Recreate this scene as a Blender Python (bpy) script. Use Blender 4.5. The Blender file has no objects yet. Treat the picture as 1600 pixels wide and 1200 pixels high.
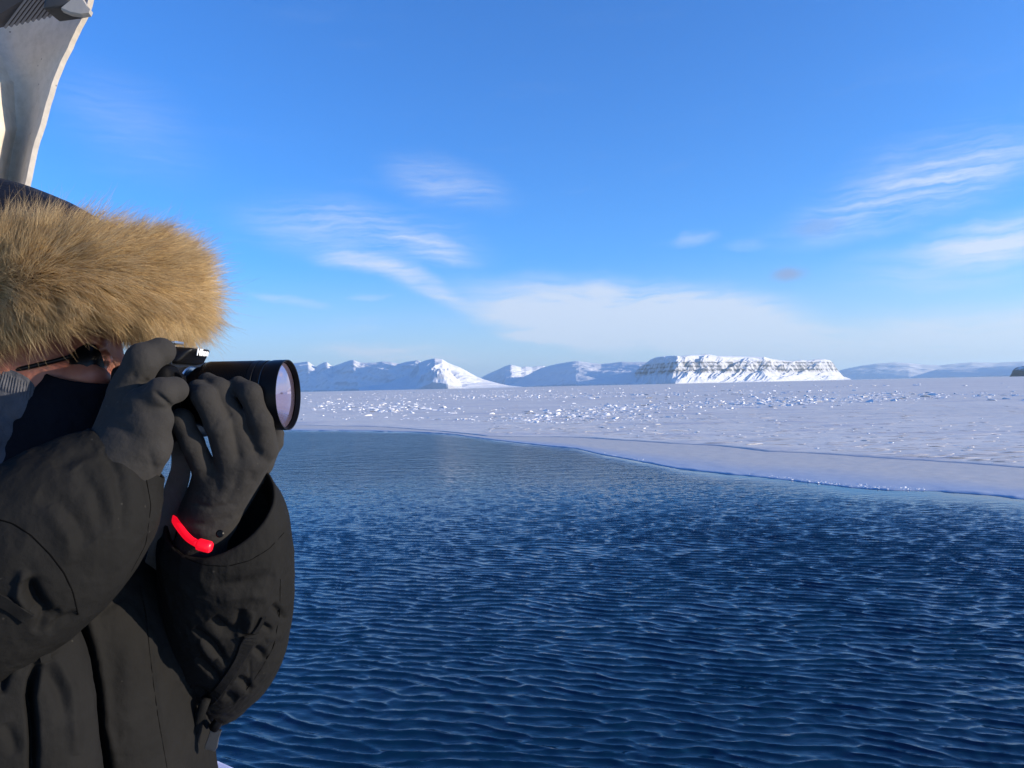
import bpy, bmesh, math, random
import numpy as np
from mathutils import Vector, Matrix, Euler
from mathutils.bvhtree import BVHTree

R = math.radians
scene = bpy.context.scene
col = scene.collection
rng = np.random.default_rng(7)
random.seed(7)

# ------------------------------------------------------------------ camera
CAM_H = 4.0                     # eye height above the water
F = 1202.0                      # focal length in photograph pixels (26 mm phone lens)
cam_data = bpy.data.cameras.new('camera')
cam = bpy.data.objects.new('view_camera', cam_data)
col.objects.link(cam)
cam_data.sensor_width = 36.0
cam_data.lens = 36.0 * F / 1600.0
cam_data.clip_start = 0.05
cam_data.clip_end = 80000.0
PITCH, ROLL = R(0.22), R(1.27)
CAM_M = Matrix.Rotation(math.pi / 2 + PITCH, 3, 'X') @ Matrix.Rotation(-ROLL, 3, 'Z')
cam.matrix_world = Matrix.Translation((0, 0, CAM_H)) @ CAM_M.to_4x4()
scene.camera = cam
CM = np.array(CAM_M)

def P(px, py, d):
    """world point of the photograph's pixel (px, py) at distance d along the view axis"""
    v = Vector(((px - 800) / F, -(py - 600) / F, -1.0)) * d
    return Vector((0, 0, CAM_H)) + CAM_M @ v

def ground(px, py, z=0.0):
    v = CAM_M @ Vector(((px - 800) / F, -(py - 600) / F, -1.0))
    k = (z - CAM_H) / v.z
    return Vector((0, 0, CAM_H)) + v * k

# ------------------------------------------------------------------ sun, sky, exposure
SUN_AZ, SUN_EL = 101.0, 12.0     # compass degrees clockwise from +Y, degrees up
sun_dir = Vector((math.sin(R(SUN_AZ)) * math.cos(R(SUN_EL)), math.cos(R(SUN_AZ)) * math.cos(R(SUN_EL)), math.sin(R(SUN_EL))))
sd = bpy.data.lights.new('sun', 'SUN')
sd.energy = 3.7
sd.angle = R(0.5)
sd.color = (1.0, 0.86, 0.68)
sun = bpy.data.objects.new('sun', sd)
col.objects.link(sun)
sun.rotation_euler = sun_dir.to_track_quat('Z', 'Y').to_euler()

world = bpy.data.worlds.new('World')
scene.world = world
world.use_nodes = True

class NT:
    """small helper for building node trees"""
    def __init__(s, tree):
        s.t = tree
    def n(s, kind, **kw):
        nd = s.t.nodes.new(kind)
        ins = kw.pop('ins', {})
        for k, v in kw.items():
            setattr(nd, k, v)
        for k, v in ins.items():
            s.set(nd.inputs[k], v)
        return nd
    def set(s, inp, v):
        if isinstance(v, bpy.types.NodeSocket):
            s.t.links.new(v, inp)
        else:
            inp.default_value = v
    def math(s, op, a, b=None, c=None, clamp=False):
        nd = s.n('ShaderNodeMath', operation=op, use_clamp=clamp)
        for i, v in enumerate((a, b, c)):
            if v is not None:
                s.set(nd.inputs[i], v)
        return nd.outputs[0]
    def vmath(s, op, a, b=None):
        nd = s.n('ShaderNodeVectorMath', operation=op)
        for i, v in enumerate((a, b)):
            if v is not None:
                s.set(nd.inputs[i], v)
        return nd.outputs[0]
    def noise(s, vec, scale, detail=4, rough=0.55, dist=0.0, out=0):
        nd = s.n('ShaderNodeTexNoise', ins={'Scale': scale, 'Detail': detail, 'Roughness': rough, 'Distortion': dist})
        if vec is not None:
            s.set(nd.inputs['Vector'], vec)
        return nd.outputs[out]
    def maprange(s, v, a, b, c=0.0, d=1.0, smooth=False):
        nd = s.n('ShaderNodeMapRange', interpolation_type='SMOOTHSTEP' if smooth else 'LINEAR')
        for i, x in zip(range(5), (v, a, b, c, d)):
            s.set(nd.inputs[i], x)
        return nd.outputs[0]
    def ramp(s, v, stops, interp='LINEAR'):
        nd = s.n('ShaderNodeValToRGB')
        cr = nd.color_ramp
        cr.interpolation = interp
        while len(cr.elements) < len(stops):
            cr.elements.new(0.5)
        for e, (p, c) in zip(cr.elements, stops):
            e.position = p
            e.color = (*c, 1) if len(c) == 3 else c
        s.set(nd.inputs[0], v)
        return nd.outputs[0]
    def mix(s, f, a, b, blend='MIX'):
        nd = s.n('ShaderNodeMix', data_type='RGBA', blend_type=blend)
        s.set(nd.inputs[0], f)
        for i, v in ((6, a), (7, b)):
            if isinstance(v, tuple) and len(v) == 3:
                v = (*v, 1)
            s.set(nd.inputs[i], v)
        return nd.outputs[2]

w = NT(world.node_tree)
w.t.nodes.clear()
sky = w.n('ShaderNodeTexSky', sky_type='NISHITA', sun_disc=False, sun_elevation=R(SUN_EL), sun_rotation=R(SUN_AZ),
          altitude=0.0, air_density=1.0, dust_density=0.3, ozone_density=2.2)
SKY_TINT = (0.21, 0.605, 1.19)
SKY_STRENGTH = 0.11
tint = w.mix(1.0, sky.outputs[0], SKY_TINT, 'MULTIPLY')
hs = w.n('ShaderNodeHueSaturation', ins={'Saturation': 1.0, 'Value': 1.0, 'Color': tint})
skycol = hs.outputs[0]
# high cirrus, laid out by compass direction and height on the dome
tc = w.n('ShaderNodeTexCoord')
sep = w.n('ShaderNodeSeparateXYZ')
w.set(sep.inputs[0], tc.outputs['Generated'])
az = w.math('ARCTAN2', sep.outputs[0], sep.outputs[1])
el = w.math('ARCSINE', sep.outputs[2])
def skyang(px, py):
    v = (CAM_M @ Vector(((px - 800) / F, -(py - 600) / F, -1.0))).normalized()
    return math.atan2(v.x, v.y), math.asin(v.z)
ae = w.n('ShaderNodeCombineXYZ')
w.set(ae.inputs[0], az); w.set(ae.inputs[1], el)
wn = w.noise(ae.outputs[0], 5.0, 5, 0.6, 0.0, 1)
warp = w.vmath('SCALE', w.vmath('SUBTRACT', wn, (0.5, 0.5, 0.5)))
warp.node.inputs[3].default_value = 0.05
aw = w.vmath('ADD', ae.outputs[0], warp)
# fibrous streak noise along a slightly falling direction
def streak(rot, sx, sy, scale, detail=8, rough=0.62, seed=0.0):
    mp = w.n('ShaderNodeMapping', vector_type='POINT')
    w.set(mp.inputs[0], aw)
    mp.inputs[1].default_value = (seed, seed * 1.7, seed * 0.3)
    mp.inputs[2].default_value = (0, 0, rot)
    mp.inputs[3].default_value = (sx, sy, 1)
    return w.noise(mp.outputs[0], scale, detail, rough, 0.3)
s1 = streak(R(10), 1.0, 6.5, 4.6, seed=1.3)
s2 = streak(R(14), 1.0, 6.0, 5.2, seed=4.1)
s3 = streak(R(-22), 1.0, 6.0, 5.0, seed=2.7)
f1 = streak(R(8), 1.0, 13.0, 9.0, 9, 0.7, seed=3.3)
f2 = streak(R(-16), 1.0, 13.0, 9.0, 9, 0.7, seed=6.3)
f3 = streak(R(22), 1.0, 12.0, 9.0, 9, 0.7, seed=8.1)
m1 = w.math('ADD', w.math('MULTIPLY', s1, 0.55), w.math('MULTIPLY', f1, 0.45))
m2 = w.math('ADD', w.math('MULTIPLY', s3, 0.5), w.math('MULTIPLY', f2, 0.5))
m3 = w.math('ADD', w.math('MULTIPLY', s2, 0.5), w.math('MULTIPLY', f3, 0.5))
def blob(x0, y0, x1, y1, wid, amp, tex, lo=0.35, hi=0.75, soft=0.55):
    """one elongated cirrus bank between two points of the dome, wid = half width in radians"""
    (a0, e0), (a1, e1) = skyang(x0, y0), skyang(x1, y1)
    cx, cy = (a0 + a1) / 2, (e0 + e1) / 2
    L = math.hypot(a1 - a0, e1 - e0) / 2
    ang = math.atan2(e1 - e0, a1 - a0)
    mp = w.n('ShaderNodeMapping', vector_type='TEXTURE')
    w.set(mp.inputs[0], aw)
    mp.inputs[1].default_value = (cx, cy, 0)
    mp.inputs[2].default_value = (0, 0, ang)
    mp.inputs[3].default_value = (L, wid, 1)
    ln = w.n('ShaderNodeVectorMath', operation='LENGTH')
    w.set(ln.inputs[0], mp.outputs[0])
    m = w.maprange(ln.outputs['Value'], 1.25, 1.25 - soft * 1.9, 0.0, 1.0, True)
    t = w.maprange(tex, lo, hi, 0.0, 1.0, True)
    return w.math('MULTIPLY', w.math('MULTIPLY', m, t), amp)
blobs = [
    blob(480, 398, 640, 424, 0.013, 0.72, m2, 0.28, 0.70),
    blob(590, 412, 730, 478, 0.016, 0.80, m2, 0.28, 0.70),
    blob(600, 372, 745, 408, 0.016, 0.80, m2, 0.28, 0.70),
    blob(360, 335, 760, 395, 0.042, 0.55, m2, 0.36, 0.68),
    blob(690, 455, 1250, 492, 0.036, 0.98, m1, 0.28, 0.60),
    blob(720, 478, 1000, 540, 0.028, 0.95, m2, 0.28, 0.64),
    blob(900, 478, 1300, 540, 0.046, 0.70, m1, 0.34, 0.60),
    blob(1000, 530, 1420, 550, 0.030, 0.45, m1, 0.25, 0.65),
    blob(590, 258, 810, 315, 0.034, 0.42, m2, 0.32, 0.70),
    blob(1200, 372, 1680, 225, 0.034, 0.72, m3, 0.30, 0.68),
    blob(1260, 330, 1700, 200, 0.052, 0.36, m3, 0.38, 0.66),
    blob(1420, 388, 1760, 340, 0.026, 0.80, m3, 0.28, 0.66),
    blob(1300, 425, 1760, 375, 0.032, 0.40, m3, 0.34, 0.64),
    blob(1180, 560, 1900, 490, 0.045, 0.60, m1, 0.28, 0.64),
    blob(1050, 382, 1120, 372, 0.010, 0.40, m3, 0.32, 0.6),
    blob(1120, 392, 1200, 380, 0.009, 0.24, m3, 0.32, 0.6),
    blob(395, 458, 520, 474, 0.007, 0.50, m2, 0.3, 0.6),
    blob(545, 461, 620, 464, 0.004, 0.40, m1, 0.3, 0.6),
    blob(480, 543, 760, 556, 0.014, 0.45, m1, 0.34, 0.62),
    blob(770, 520, 920, 538, 0.007, 0.50, m2, 0.3, 0.6),
    blob(60, 120, 330, 260, 0.060, 0.18, m2, 0.3, 0.7),
]
tot = blobs[0]
for b in blobs[1:]:
    tot = w.math('ADD', tot, b)
# the same thin cirrus goes on all around, outside the picture too
gen = w.math('MULTIPLY', w.maprange(s1, 0.55, 0.9, 0, 1, True), w.maprange(el, 0.02, 0.25, 0.22, 0.06))
tot = w.math('ADD', tot, gen)
# pale band of thin cloud low over the horizon
low = w.maprange(el, -0.02, 0.17, 0.72, 0.0, True)
tot = w.math('ADD', tot, low)
tot = w.math('MINIMUM', tot, 0.88)
cloud_col = w.n('ShaderNodeRGB'); cloud_col.outputs[0].default_value = (3.0, 3.3, 3.9, 1)
withcl = w.mix(tot, skycol, cloud_col.outputs[0])
g1 = blob(1200, 437, 1258, 424, 0.011, 0.85, s1, 0.05, 0.4)
g2 = blob(1225, 358, 1330, 345, 0.013, 0.34, s1, 0.1, 0.6)
grey = w.n('ShaderNodeRGB'); grey.outputs[0].default_value = (1.15, 1.55, 2.7, 1)
withcl = w.mix(w.math('ADD', g1, g2, clamp=True), withcl, grey.outputs[0])
bg = w.n('ShaderNodeBackground', ins={'Color': withcl, 'Strength': SKY_STRENGTH})
wo = w.n('ShaderNodeOutputWorld')
w.t.links.new(bg.outputs[0], wo.inputs[0])

scene.view_settings.view_transform = 'Standard'
scene.view_settings.look = 'None'
scene.view_settings.exposure = 1.2
scene.view_settings.gamma = 1.0
scene.view_settings.use_curve_mapping = False
scene.render.engine = 'CYCLES'
scene.cycles.max_bounces = 8
scene.cycles.use_denoising = True

# ------------------------------------------------------------------ helpers
def set_props(o, label=None, cat=None, group=None, kind=None):
    if label: o['label'] = label
    if cat: o['category'] = cat
    if group: o['group'] = group
    if kind: o['kind'] = kind
    return o

def mesh_obj(name, verts, faces, mat=None, parent=None, smooth=True):
    me = bpy.data.meshes.new(name)
    verts = np.asarray(verts, dtype=np.float32).reshape(-1, 3)
    if isinstance(faces, np.ndarray):
        nf, k = faces.shape
        me.vertices.add(len(verts))
        me.vertices.foreach_set('co', verts.ravel())
        me.loops.add(nf * k)
        me.loops.foreach_set('vertex_index', faces.astype(np.int32).ravel())
        me.polygons.add(nf)
        me.polygons.foreach_set('loop_start', np.arange(0, nf * k, k, dtype=np.int32))
        me.polygons.foreach_set('loop_total', np.full(nf, k, dtype=np.int32))
        me.update(calc_edges=True)
    else:
        me.from_pydata([tuple(v) for v in verts], [], faces)
    if smooth:
        me.polygons.foreach_set('use_smooth', np.ones(len(me.polygons), dtype=bool))
    if mat: me.materials.append(mat)
    o = bpy.data.objects.new(name, me)
    col.objects.link(o)
    if parent: o.parent = parent
    return o

def empty(name, loc=(0, 0, 0), **kw):
    o = bpy.data.objects.new(name, None)
    o.empty_display_size = 0.1
    col.objects.link(o)
    o.location = loc
    return set_props(o, **kw)

def adopt(child, parent):
    """parent a mesh whose vertices are in world coordinates"""
    bpy.context.view_layer.update()
    child.parent = parent
    child.matrix_parent_inverse = Matrix.Translation(-parent.location)
    return child

def grid_faces(nr, nc, wrap=False):
    r = np.arange(nr - 1)[:, None]
    c = np.arange(nc if wrap else nc - 1)[None, :]
    c1 = (c + 1) % nc
    a = r * nc + c; b = r * nc + c1; d = (r + 1) * nc + c1; e = (r + 1) * nc + c
    return np.stack([a, b, d, e], -1).reshape(-1, 4)

def _hash(ix, iy, iz, seed):
    h = (ix.astype(np.int64) * 374761393 + iy.astype(np.int64) * 668265263 + iz.astype(np.int64) * 2147483647 + seed * 144665) & 0xffffffff
    h = ((h ^ (h >> 13)) * 1274126177) & 0xffffffff
    h = ((h ^ (h >> 16)) * 2246822519) & 0xffffffff
    return ((h ^ (h >> 15)) & 0xffffff) / float(0xffffff) * 2 - 1

def vnoise(x, y, z=0.0, seed=0):
    x, y, z = np.broadcast_arrays(np.asarray(x, float), np.asarray(y, float), np.asarray(z, float))
    ix, iy, iz = np.floor(x), np.floor(y), np.floor(z)
    fx, fy, fz = x - ix, y - iy, z - iz
    u, v, t = [q * q * q * (q * (q * 6 - 15) + 10) for q in (fx, fy, fz)]
    ix, iy, iz = ix.astype(np.int64), iy.astype(np.int64), iz.astype(np.int64)
    out = 0
    for dx in (0, 1):
        for dy in (0, 1):
            for dz in (0, 1):
                wgt = (u if dx else 1 - u) * (v if dy else 1 - v) * (t if dz else 1 - t)
                out = out + wgt * _hash(ix + dx, iy + dy, iz + dz, seed)
    return out

def fbm(x, y, z=0.0, oct=4, gain=0.5, lac=2.03, seed=0):
    s, a, n = 0, 1.0, 0.0
    for k in range(oct):
        s = s + a * vnoise(np.asarray(x) * lac ** k, np.asarray(y) * lac ** k, np.asarray(z) * lac ** k, seed + k * 17)
        n += a; a *= gain
    return s / n

def ridged(x, y, z=0.0, oct=4, gain=0.5, seed=0):
    s, a, n = 0, 1.0, 0.0
    for k in range(oct):
        s = s + a * (1 - 2 * np.abs(vnoise(np.asarray(x) * 2.03 ** k, np.asarray(y) * 2.03 ** k, np.asarray(z) * 2.03 ** k, seed + k * 17)))
        n += a; a *= gain
    return s / n

def sstep(x, a, b):
    t = np.clip((x - a) / (b - a), 0, 1)
    return t * t * (3 - 2 * t)

def new_mat(name):
    m = bpy.data.materials.new(name)
    m.use_nodes = True
    nt = NT(m.node_tree)
    m.node_tree.nodes.clear()
    out = nt.n('ShaderNodeOutputMaterial')
    return m, nt, out

def principled(name, base=(0.5, 0.5, 0.5), rough=0.6, metallic=0.0, bump=None, spec=0.5, sheen=0.0, coat=0.0, var=None):
    """bump = (scale, strength, distance); var = (scale, colour) mixes a second colour by noise"""
    m, nt, out = new_mat(name)
    p = nt.n('ShaderNodeBsdfPrincipled', ins={'Roughness': rough, 'Metallic': metallic, 'Specular IOR Level': spec})
    tcn = nt.n('ShaderNodeTexCoord')
    if var:
        f = nt.maprange(nt.noise(tcn.outputs['Object'], var[0], 5, 0.6), 0.35, 0.7)
        nt.set(p.inputs['Base Color'], nt.mix(f, base, var[1]))
    else:
        p.inputs['Base Color'].default_value = (*base, 1)
    if sheen:
        p.inputs['Sheen Weight'].default_value = sheen
        p.inputs['Sheen Roughness'].default_value = 0.4
    if coat:
        p.inputs['Coat Weight'].default_value = coat
    if bump:
        bn = nt.n('ShaderNodeBump', ins={'Strength': bump[1], 'Distance': bump[2]})
        nt.set(bn.inputs['Height'], nt.noise(tcn.outputs['Object'], bump[0], 4, 0.6))
        nt.set(p.inputs['Normal'], bn.outputs[0])
    nt.t.links.new(p.outputs[0], out.inputs[0])
    return m

def horizon_y(px):
    return 604.8 - (px - 800) * 0.0221

# ------------------------------------------------------------------ ice edge in polar coordinates round the camera foot
edge_px = [(-400, 690), (-100, 680), (200, 675), (400, 672), (470, 672.5), (530, 673), (600, 674.5), (660, 676), (710, 679), (740, 683), (800, 691), (860, 697.5), (900, 701), (925, 707),
           (945, 712), (1000, 722), (1060, 733), (1130, 741), (1200, 747), (1270, 755), (1330, 762), (1395, 766), (1430, 767), (1465, 768), (1520, 772), (1560, 775), (1600, 780), (1700, 792), (1850, 815), (2000, 850)]
ep = [ground(x, y) for x, y in edge_px]
edge_th = np.array([math.atan2(p.x, p.y) for p in ep])
edge_r = np.array([math.hypot(p.x, p.y) for p in ep])
def r_edge(th):
    b = np.interp(th, edge_th, edge_r)
    arc = th * b
    return b * (1 + 0.016 * fbm(arc * 0.25, b * 0 + 3.0, oct=6, gain=0.66, seed=3))
crack_px = [(-400, 676), (400, 664), (600, 668), (760, 682), (800, 683), (850, 683), (900, 684), (960, 688), (1050, 694), (1120, 697), (1200, 706), (1260, 708), (1330, 713), (1400, 718), (1500, 724), (1600, 732), (1800, 750), (2000, 776)]
cp = [ground(x, y) for x, y in crack_px]
crack_th = np.array([math.atan2(p.x, p.y) for p in cp])
crack_r = np.array([math.hypot(p.x, p.y) for p in cp])
def r_crack(th):
    b = np.interp(th, crack_th, crack_r)
    return b * (1 + 0.008 * fbm(th * b * 0.2, b * 0 + 7.0, oct=4, seed=9))

# ------------------------------------------------------------------ water
def build_water():
    NT_, NR_ = 1100, 860
    th = np.linspace(R(-48), R(47), NT_)
    re = r_edge(th) + 0.6
    t = np.linspace(0, 1, NR_) ** 0.92
    r0 = 5.2
    r = r0 * (re[None, :] / r0) ** t[:, None]
    x = r * np.sin(th)[None, :]; y = r * np.cos(th)[None, :]
    dist_e = re[None, :] - r
    # wind ripples dying out under the lee of the ice, gusts in patches
    wide = np.interp(re, [30, 70], [0.15, 0.075])[None, :]
    calm = sstep((dist_e / re[None, :] + 0.02 * fbm(x * 0.08, y * 0.3, oct=2, seed=5)) / wide, 0.15, 1.0) * 0.96 + 0.04
    gust = 0.92 + 0.22 * fbm(x * 0.10, y * 0.06, oct=3, seed=21)
    amp = calm * gust
    h = np.zeros_like(x); dx = np.zeros_like(x); dy = np.zeros_like(x)
    rg = np.random.default_rng(11)
    NW = 84
    lam = np.where(np.arange(NW) < 56, 0.235 * np.exp(rg.normal(0, 0.24, NW)), 0.11 * (0.5 / 0.11) ** rg.random(NW))
    main = math.atan2(1.0, 0.26)
    ang = main + rg.normal(0, 1, NW) * np.where(np.arange(NW) < 56, 0.22, 0.55)
    a = lam * np.where(np.arange(NW) < 56, 0.0066, 0.0040)
    ph = rg.random(NW) * 2 * math.pi
    # gentle warp so crests bend and break off
    wx = 0.22 * fbm(x * 0.55, y * 0.55, oct=2, seed=31); wy = 0.22 * fbm(x * 0.55, y * 0.55, oct=2, seed=37)
    dr = np.maximum(r * (math.log(60 / r0) / NR_), r * R(95) / NT_)
    C0 = np.zeros_like(x); S0 = np.zeros_like(x)
    k0 = 2 * math.pi / 0.285
    for i in range(NW):
        k = 2 * math.pi / lam[i]
        cx, cy = math.cos(ang[i]), math.sin(ang[i])
        q = k * (cx * (x + wx) + cy * (y + wy)) + ph[i]
        if i < 56:
            C0 += a[i] * np.cos(q); S0 += a[i] * np.sin(q)
        else:
            aa = a[i] * sstep(lam[i] / dr, 2.2, 4.5)
            h += aa * np.cos(q)
            s = aa * np.sin(q)
            dx -= cx * s; dy -= cy * s
    # long even crests: the main train keeps its phase, its envelope is evened out
    env = np.sqrt(C0 ** 2 + S0 ** 2) + 1e-6
    e0 = float(np.median(env))
    ev = np.minimum(env / e0, 1.0) ** 0.8 * (0.85 + 0.15 * np.minimum(env / e0, 2.0))
    A0 = 0.0140
    fade = sstep(0.245 / dr, 2.0, 4.2)
    cph, sph = C0 / env, S0 / env
    prof = cph + 0.34 * (2 * cph ** 2 - 1) + 0.14 * np.cos(3 * np.arctan2(sph, cph))
    h += A0 * ev * fade * prof
    dx -= math.cos(main) * A0 * ev * fade * sph; dy -= math.sin(main) * A0 * ev * fade * sph
    CH = 1.12
    X = x + CH * dx * amp; Y = y + CH * dy * amp
    Z = h * amp
    Z += 0.004 * fbm(x * 0.25, y * 0.18, oct=2, seed=51) * calm
    v = np.stack([X, Y, Z], -1).reshape(-1, 3)
    m, nt, out = new_mat('sea_water')
    tcn = nt.n('ShaderNodeTexCoord')
    at = nt.n('ShaderNodeAttribute', attribute_name='ripple')
    mp = nt.n('ShaderNodeMapping'); nt.set(mp.inputs[0], tcn.outputs['Object'])
    mp.inputs[2].default_value = (0, 0, R(16)); mp.inputs[3].default_value = (0.42, 1.0, 1.0)
    n1 = nt.noise(mp.outputs[0], 5.0, 3, 0.6, 0.3)
    n2 = nt.noise(mp.outputs[0], 14.0, 2, 0.5, 0.4)
    n0 = nt.noise(mp.outputs[0], 1.5, 4, 0.62, 0.2)
    farw = nt.n('ShaderNodeAttribute', attribute_name='distance_out').outputs['Fac']
    hh = nt.math('ADD', nt.math('ADD', n1, nt.math('MULTIPLY', n2, 0.22)), nt.math('MULTIPLY', nt.math('MULTIPLY', n0, 6.0), farw))
    bn = nt.n('ShaderNodeBump', ins={'Distance': 0.05})
    nt.set(bn.inputs['Strength'], at.outputs['Fac'])
    nt.set(bn.inputs['Height'], hh)
    p = nt.n('ShaderNodeBsdfPrincipled', ins={'Base Color': (0.0018, 0.0200, 0.047, 1), 'Roughness': nt.math('ADD', 0.045, nt.math('MULTIPLY', nt.math('MULTIPLY', farw, at.outputs['Fac']), 0.09)), 'IOR': 1.333, 'Specular IOR Level': 0.5})
    nt.set(p.inputs['Normal'], bn.outputs[0])
    nt.t.links.new(p.outputs[0], out.inputs[0])
    o = mesh_obj('water', v, grid_faces(NR_, NT_), m)
    atr = o.data.attributes.new('ripple', 'FLOAT', 'POINT')
    atr.data.foreach_set('value', (amp * (0.22 + 1.6 * sstep(r, 16.0, 46.0))).ravel().astype(np.float32))
    atr = o.data.attributes.new('distance_out', 'FLOAT', 'POINT')
    atr.data.foreach_set('value', sstep(r, 20.0, 50.0).ravel().astype(np.float32))
    set_props(o, 'dark blue rippled sea in front of the ice edge', 'sea', kind='structure')
build_water()

# ------------------------------------------------------------------ sea ice sheet
def ice_height(x, y, r, re, rc):
    d = r - re
    h = 0.030 + 0.05 * sstep(r - rc, 0.0, 0.35) * (1 + 0.5 * fbm(x * .3, y * .3, oct=3, seed=71))
    drift = ridged(x * 0.10 + 0.25 * y * 0.1, y * 0.35, oct=4, seed=77)
    far = sstep(r - rc, 0.0, 6.0)
    h = h + far * (0.045 * np.maximum(drift, -0.2) + 0.05 * fbm(x * 0.04, y * 0.08, oct=4, seed=81))
    h = h + 0.012 * fbm(x * 1.4, y * 2.2, oct=3, seed=85)
    return h

def build_ice():
    NC, NR_ = 740, 600
    th = np.linspace(R(-62), R(56), NC)
    re = r_edge(th); rc = r_crack(th)
    lead = np.array([0.0, 0.02, 0.06, 0.14, 0.3, 0.6])
    t = np.linspace(0, 1, NR_)
    rest = np.concatenate([np.zeros(0)])
    # log spacing to 500 m, then out to the horizon
    rows = [re + k for k in lead]
    base = re + 0.9
    for k in t:
        rows.append(base * (520.0 / base) ** k)
    for k in np.linspace(0, 1, 60)[1:]:
        rows.append(np.full(NC, 520.0 * (45000.0 / 520.0) ** k))
    r = np.stack(rows)
    x = r * np.sin(th)[None]; y = r * np.cos(th)[None]
    z = ice_height(x, y, r, re[None], rc[None])
    lump = sstep(fbm(x * 0.9, y * 0.9, oct=3, seed=91), 0.05, 0.4)
    lip = np.exp(-((r - re[None] - 0.45) / 0.35) ** 2)
    z += 0.03 * lump * lip
    z[0] = -0.25; z[1] = 0.004; z[2] = 0.012 + 0.4 * (z[2] - 0.03)
    v = np.stack([x, y, z], -1).reshape(-1, 3)
    m, nt, out = new_mat('snowy_sea_ice')
    tcn = nt.n('ShaderNodeTexCoord')
    ob = tcn.outputs['Object']
    zone = nt.n('ShaderNodeAttribute', attribute_name='older_ice').outputs['Fac']
    wet = nt.n('ShaderNodeAttribute', attribute_name='wet_edge').outputs['Fac']
    def strip(sx, sy, scale, rot=6, det=5, rough=0.6):
        mp = nt.n('ShaderNodeMapping'); nt.set(mp.inputs[0], ob)
        mp.inputs[2].default_value = (0, 0, R(rot)); mp.inputs[3].default_value = (sx, sy, 1)
        return nt.noise(mp.outputs[0], scale, det, rough, 0.3)
    patch = strip(0.35, 1.0, 0.025)
    fine = strip(0.22, 1.0, 0.55, 4, 6, 0.65)
    crust = strip(0.8, 1.0, 2.5, 0, 4)
    snow = nt.mix(nt.maprange(patch, 0.35, 0.65), (0.64, 0.60, 0.545), (0.715, 0.675, 0.615))
    snow = nt.mix(nt.maprange(fine, 0.52, 0.68, 0.0, 0.55), snow, (0.50, 0.48, 0.48))
    drift = strip(0.13, 0.42, 0.5, 5, 6, 0.62)
    snow = nt.mix(nt.maprange(drift, 0.54, 0.62, 0.0, 0.75), snow, (0.48, 0.47, 0.50))
    young = nt.mix(nt.maprange(crust, 0.3, 0.7), (0.535, 0.50, 0.46), (0.59, 0.555, 0.51))
    c = nt.mix(zone, young, snow)
    c = nt.mix(nt.math('MULTIPLY', wet, 0.75), c, (0.30, 0.40, 0.56))
    p = nt.n('ShaderNodeBsdfPrincipled', ins={'Roughness': 0.62, 'Specular IOR Level': 0.25})
    nt.set(p.inputs['Base Color'], c)
    hgt = nt.math('ADD', nt.math('ADD', strip(0.25, 1.0, 0.45, 4, 6, 0.6), nt.math('MULTIPLY', drift, 2.2)), nt.math('MULTIPLY', crust, 0.12))
    bn = nt.n('ShaderNodeBump', ins={'Distance': 0.16})
    nt.set(bn.inputs['Strength'], nt.maprange(zone, 0, 1, 0.05, 0.8))
    nt.set(bn.inputs['Height'], hgt)
    nt.set(p.inputs['Normal'], bn.outputs[0])
    nt.t.links.new(p.outputs[0], out.inputs[0])
    o = mesh_obj('sea_ice', v, grid_faces(*r.shape), m)
    a = o.data.attributes.new('older_ice', 'FLOAT', 'POINT')
    a.data.foreach_set('value', sstep(r - rc[None], -0.2, 0.5).ravel().astype(np.float32))
    a = o.data.attributes.new('wet_edge', 'FLOAT', 'POINT')
    wv = 1 - sstep((r - re[None]) / (rc[None] - re[None] + 0.01), 0.0, 0.45 + 0.2 * fbm(x * .15, y * .15, oct=3, seed=99))
    a.data.foreach_set('value', wv.ravel().astype(np.float32))
    set_props(o, 'flat snow covered sea ice reaching to the mountains', 'sea ice', kind='structure')
    # the dark tide crack between young and older ice
    thc = np.linspace(R(-30), R(44), 1500)
    rcc = r_crack(thc)
    wdt = 0.05 + 0.14 * np.clip(fbm(thc * rcc * 0.5, thc * 0, oct=3, seed=103) + 0.35, 0, 1)
    rows = np.stack([rcc - wdt, rcc - 0.02, rcc + wdt * .6])
    xx = rows * np.sin(thc)[None]; yy = rows * np.cos(thc)[None]
    zz = ice_height(xx, yy, rows, r_edge(thc)[None], rcc[None]) + np.array([0.004, 0.02, 0.022])[:, None]
    cm = principled('wet_crack_ice', (0.34, 0.37, 0.44), 0.5)
    o = mesh_obj('ice_crack', np.stack([xx, yy, zz], -1).reshape(-1, 3), grid_faces(3, len(thc)), cm)
    set_props(o, 'thin dark crack running along the ice between young and snowy ice', 'crack', kind='structure')
build_ice()

snow_mat, nt, out = new_mat('ice_block_snow')
tcn = nt.n('ShaderNodeTexCoord')
nf = nt.noise(tcn.outputs['Object'], 3.0, 4)
p = nt.n('ShaderNodeBsdfPrincipled', ins={'Roughness': 0.55, 'Specular IOR Level': 0.3})
nt.set(p.inputs['Base Color'], nt.mix(nt.maprange(nf, 0.4, 0.7), (0.82, 0.80, 0.78), (0.72, 0.73, 0.75)))
bn = nt.n('ShaderNodeBump', ins={'Strength': 0.4, 'Distance': 0.06})
nt.set(bn.inputs['Height'], nt.noise(tcn.outputs['Object'], 8.0, 4)); nt.set(p.inputs['Normal'], bn.outputs[0])
nt.t.links.new(p.outputs[0], out.inputs[0])

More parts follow.
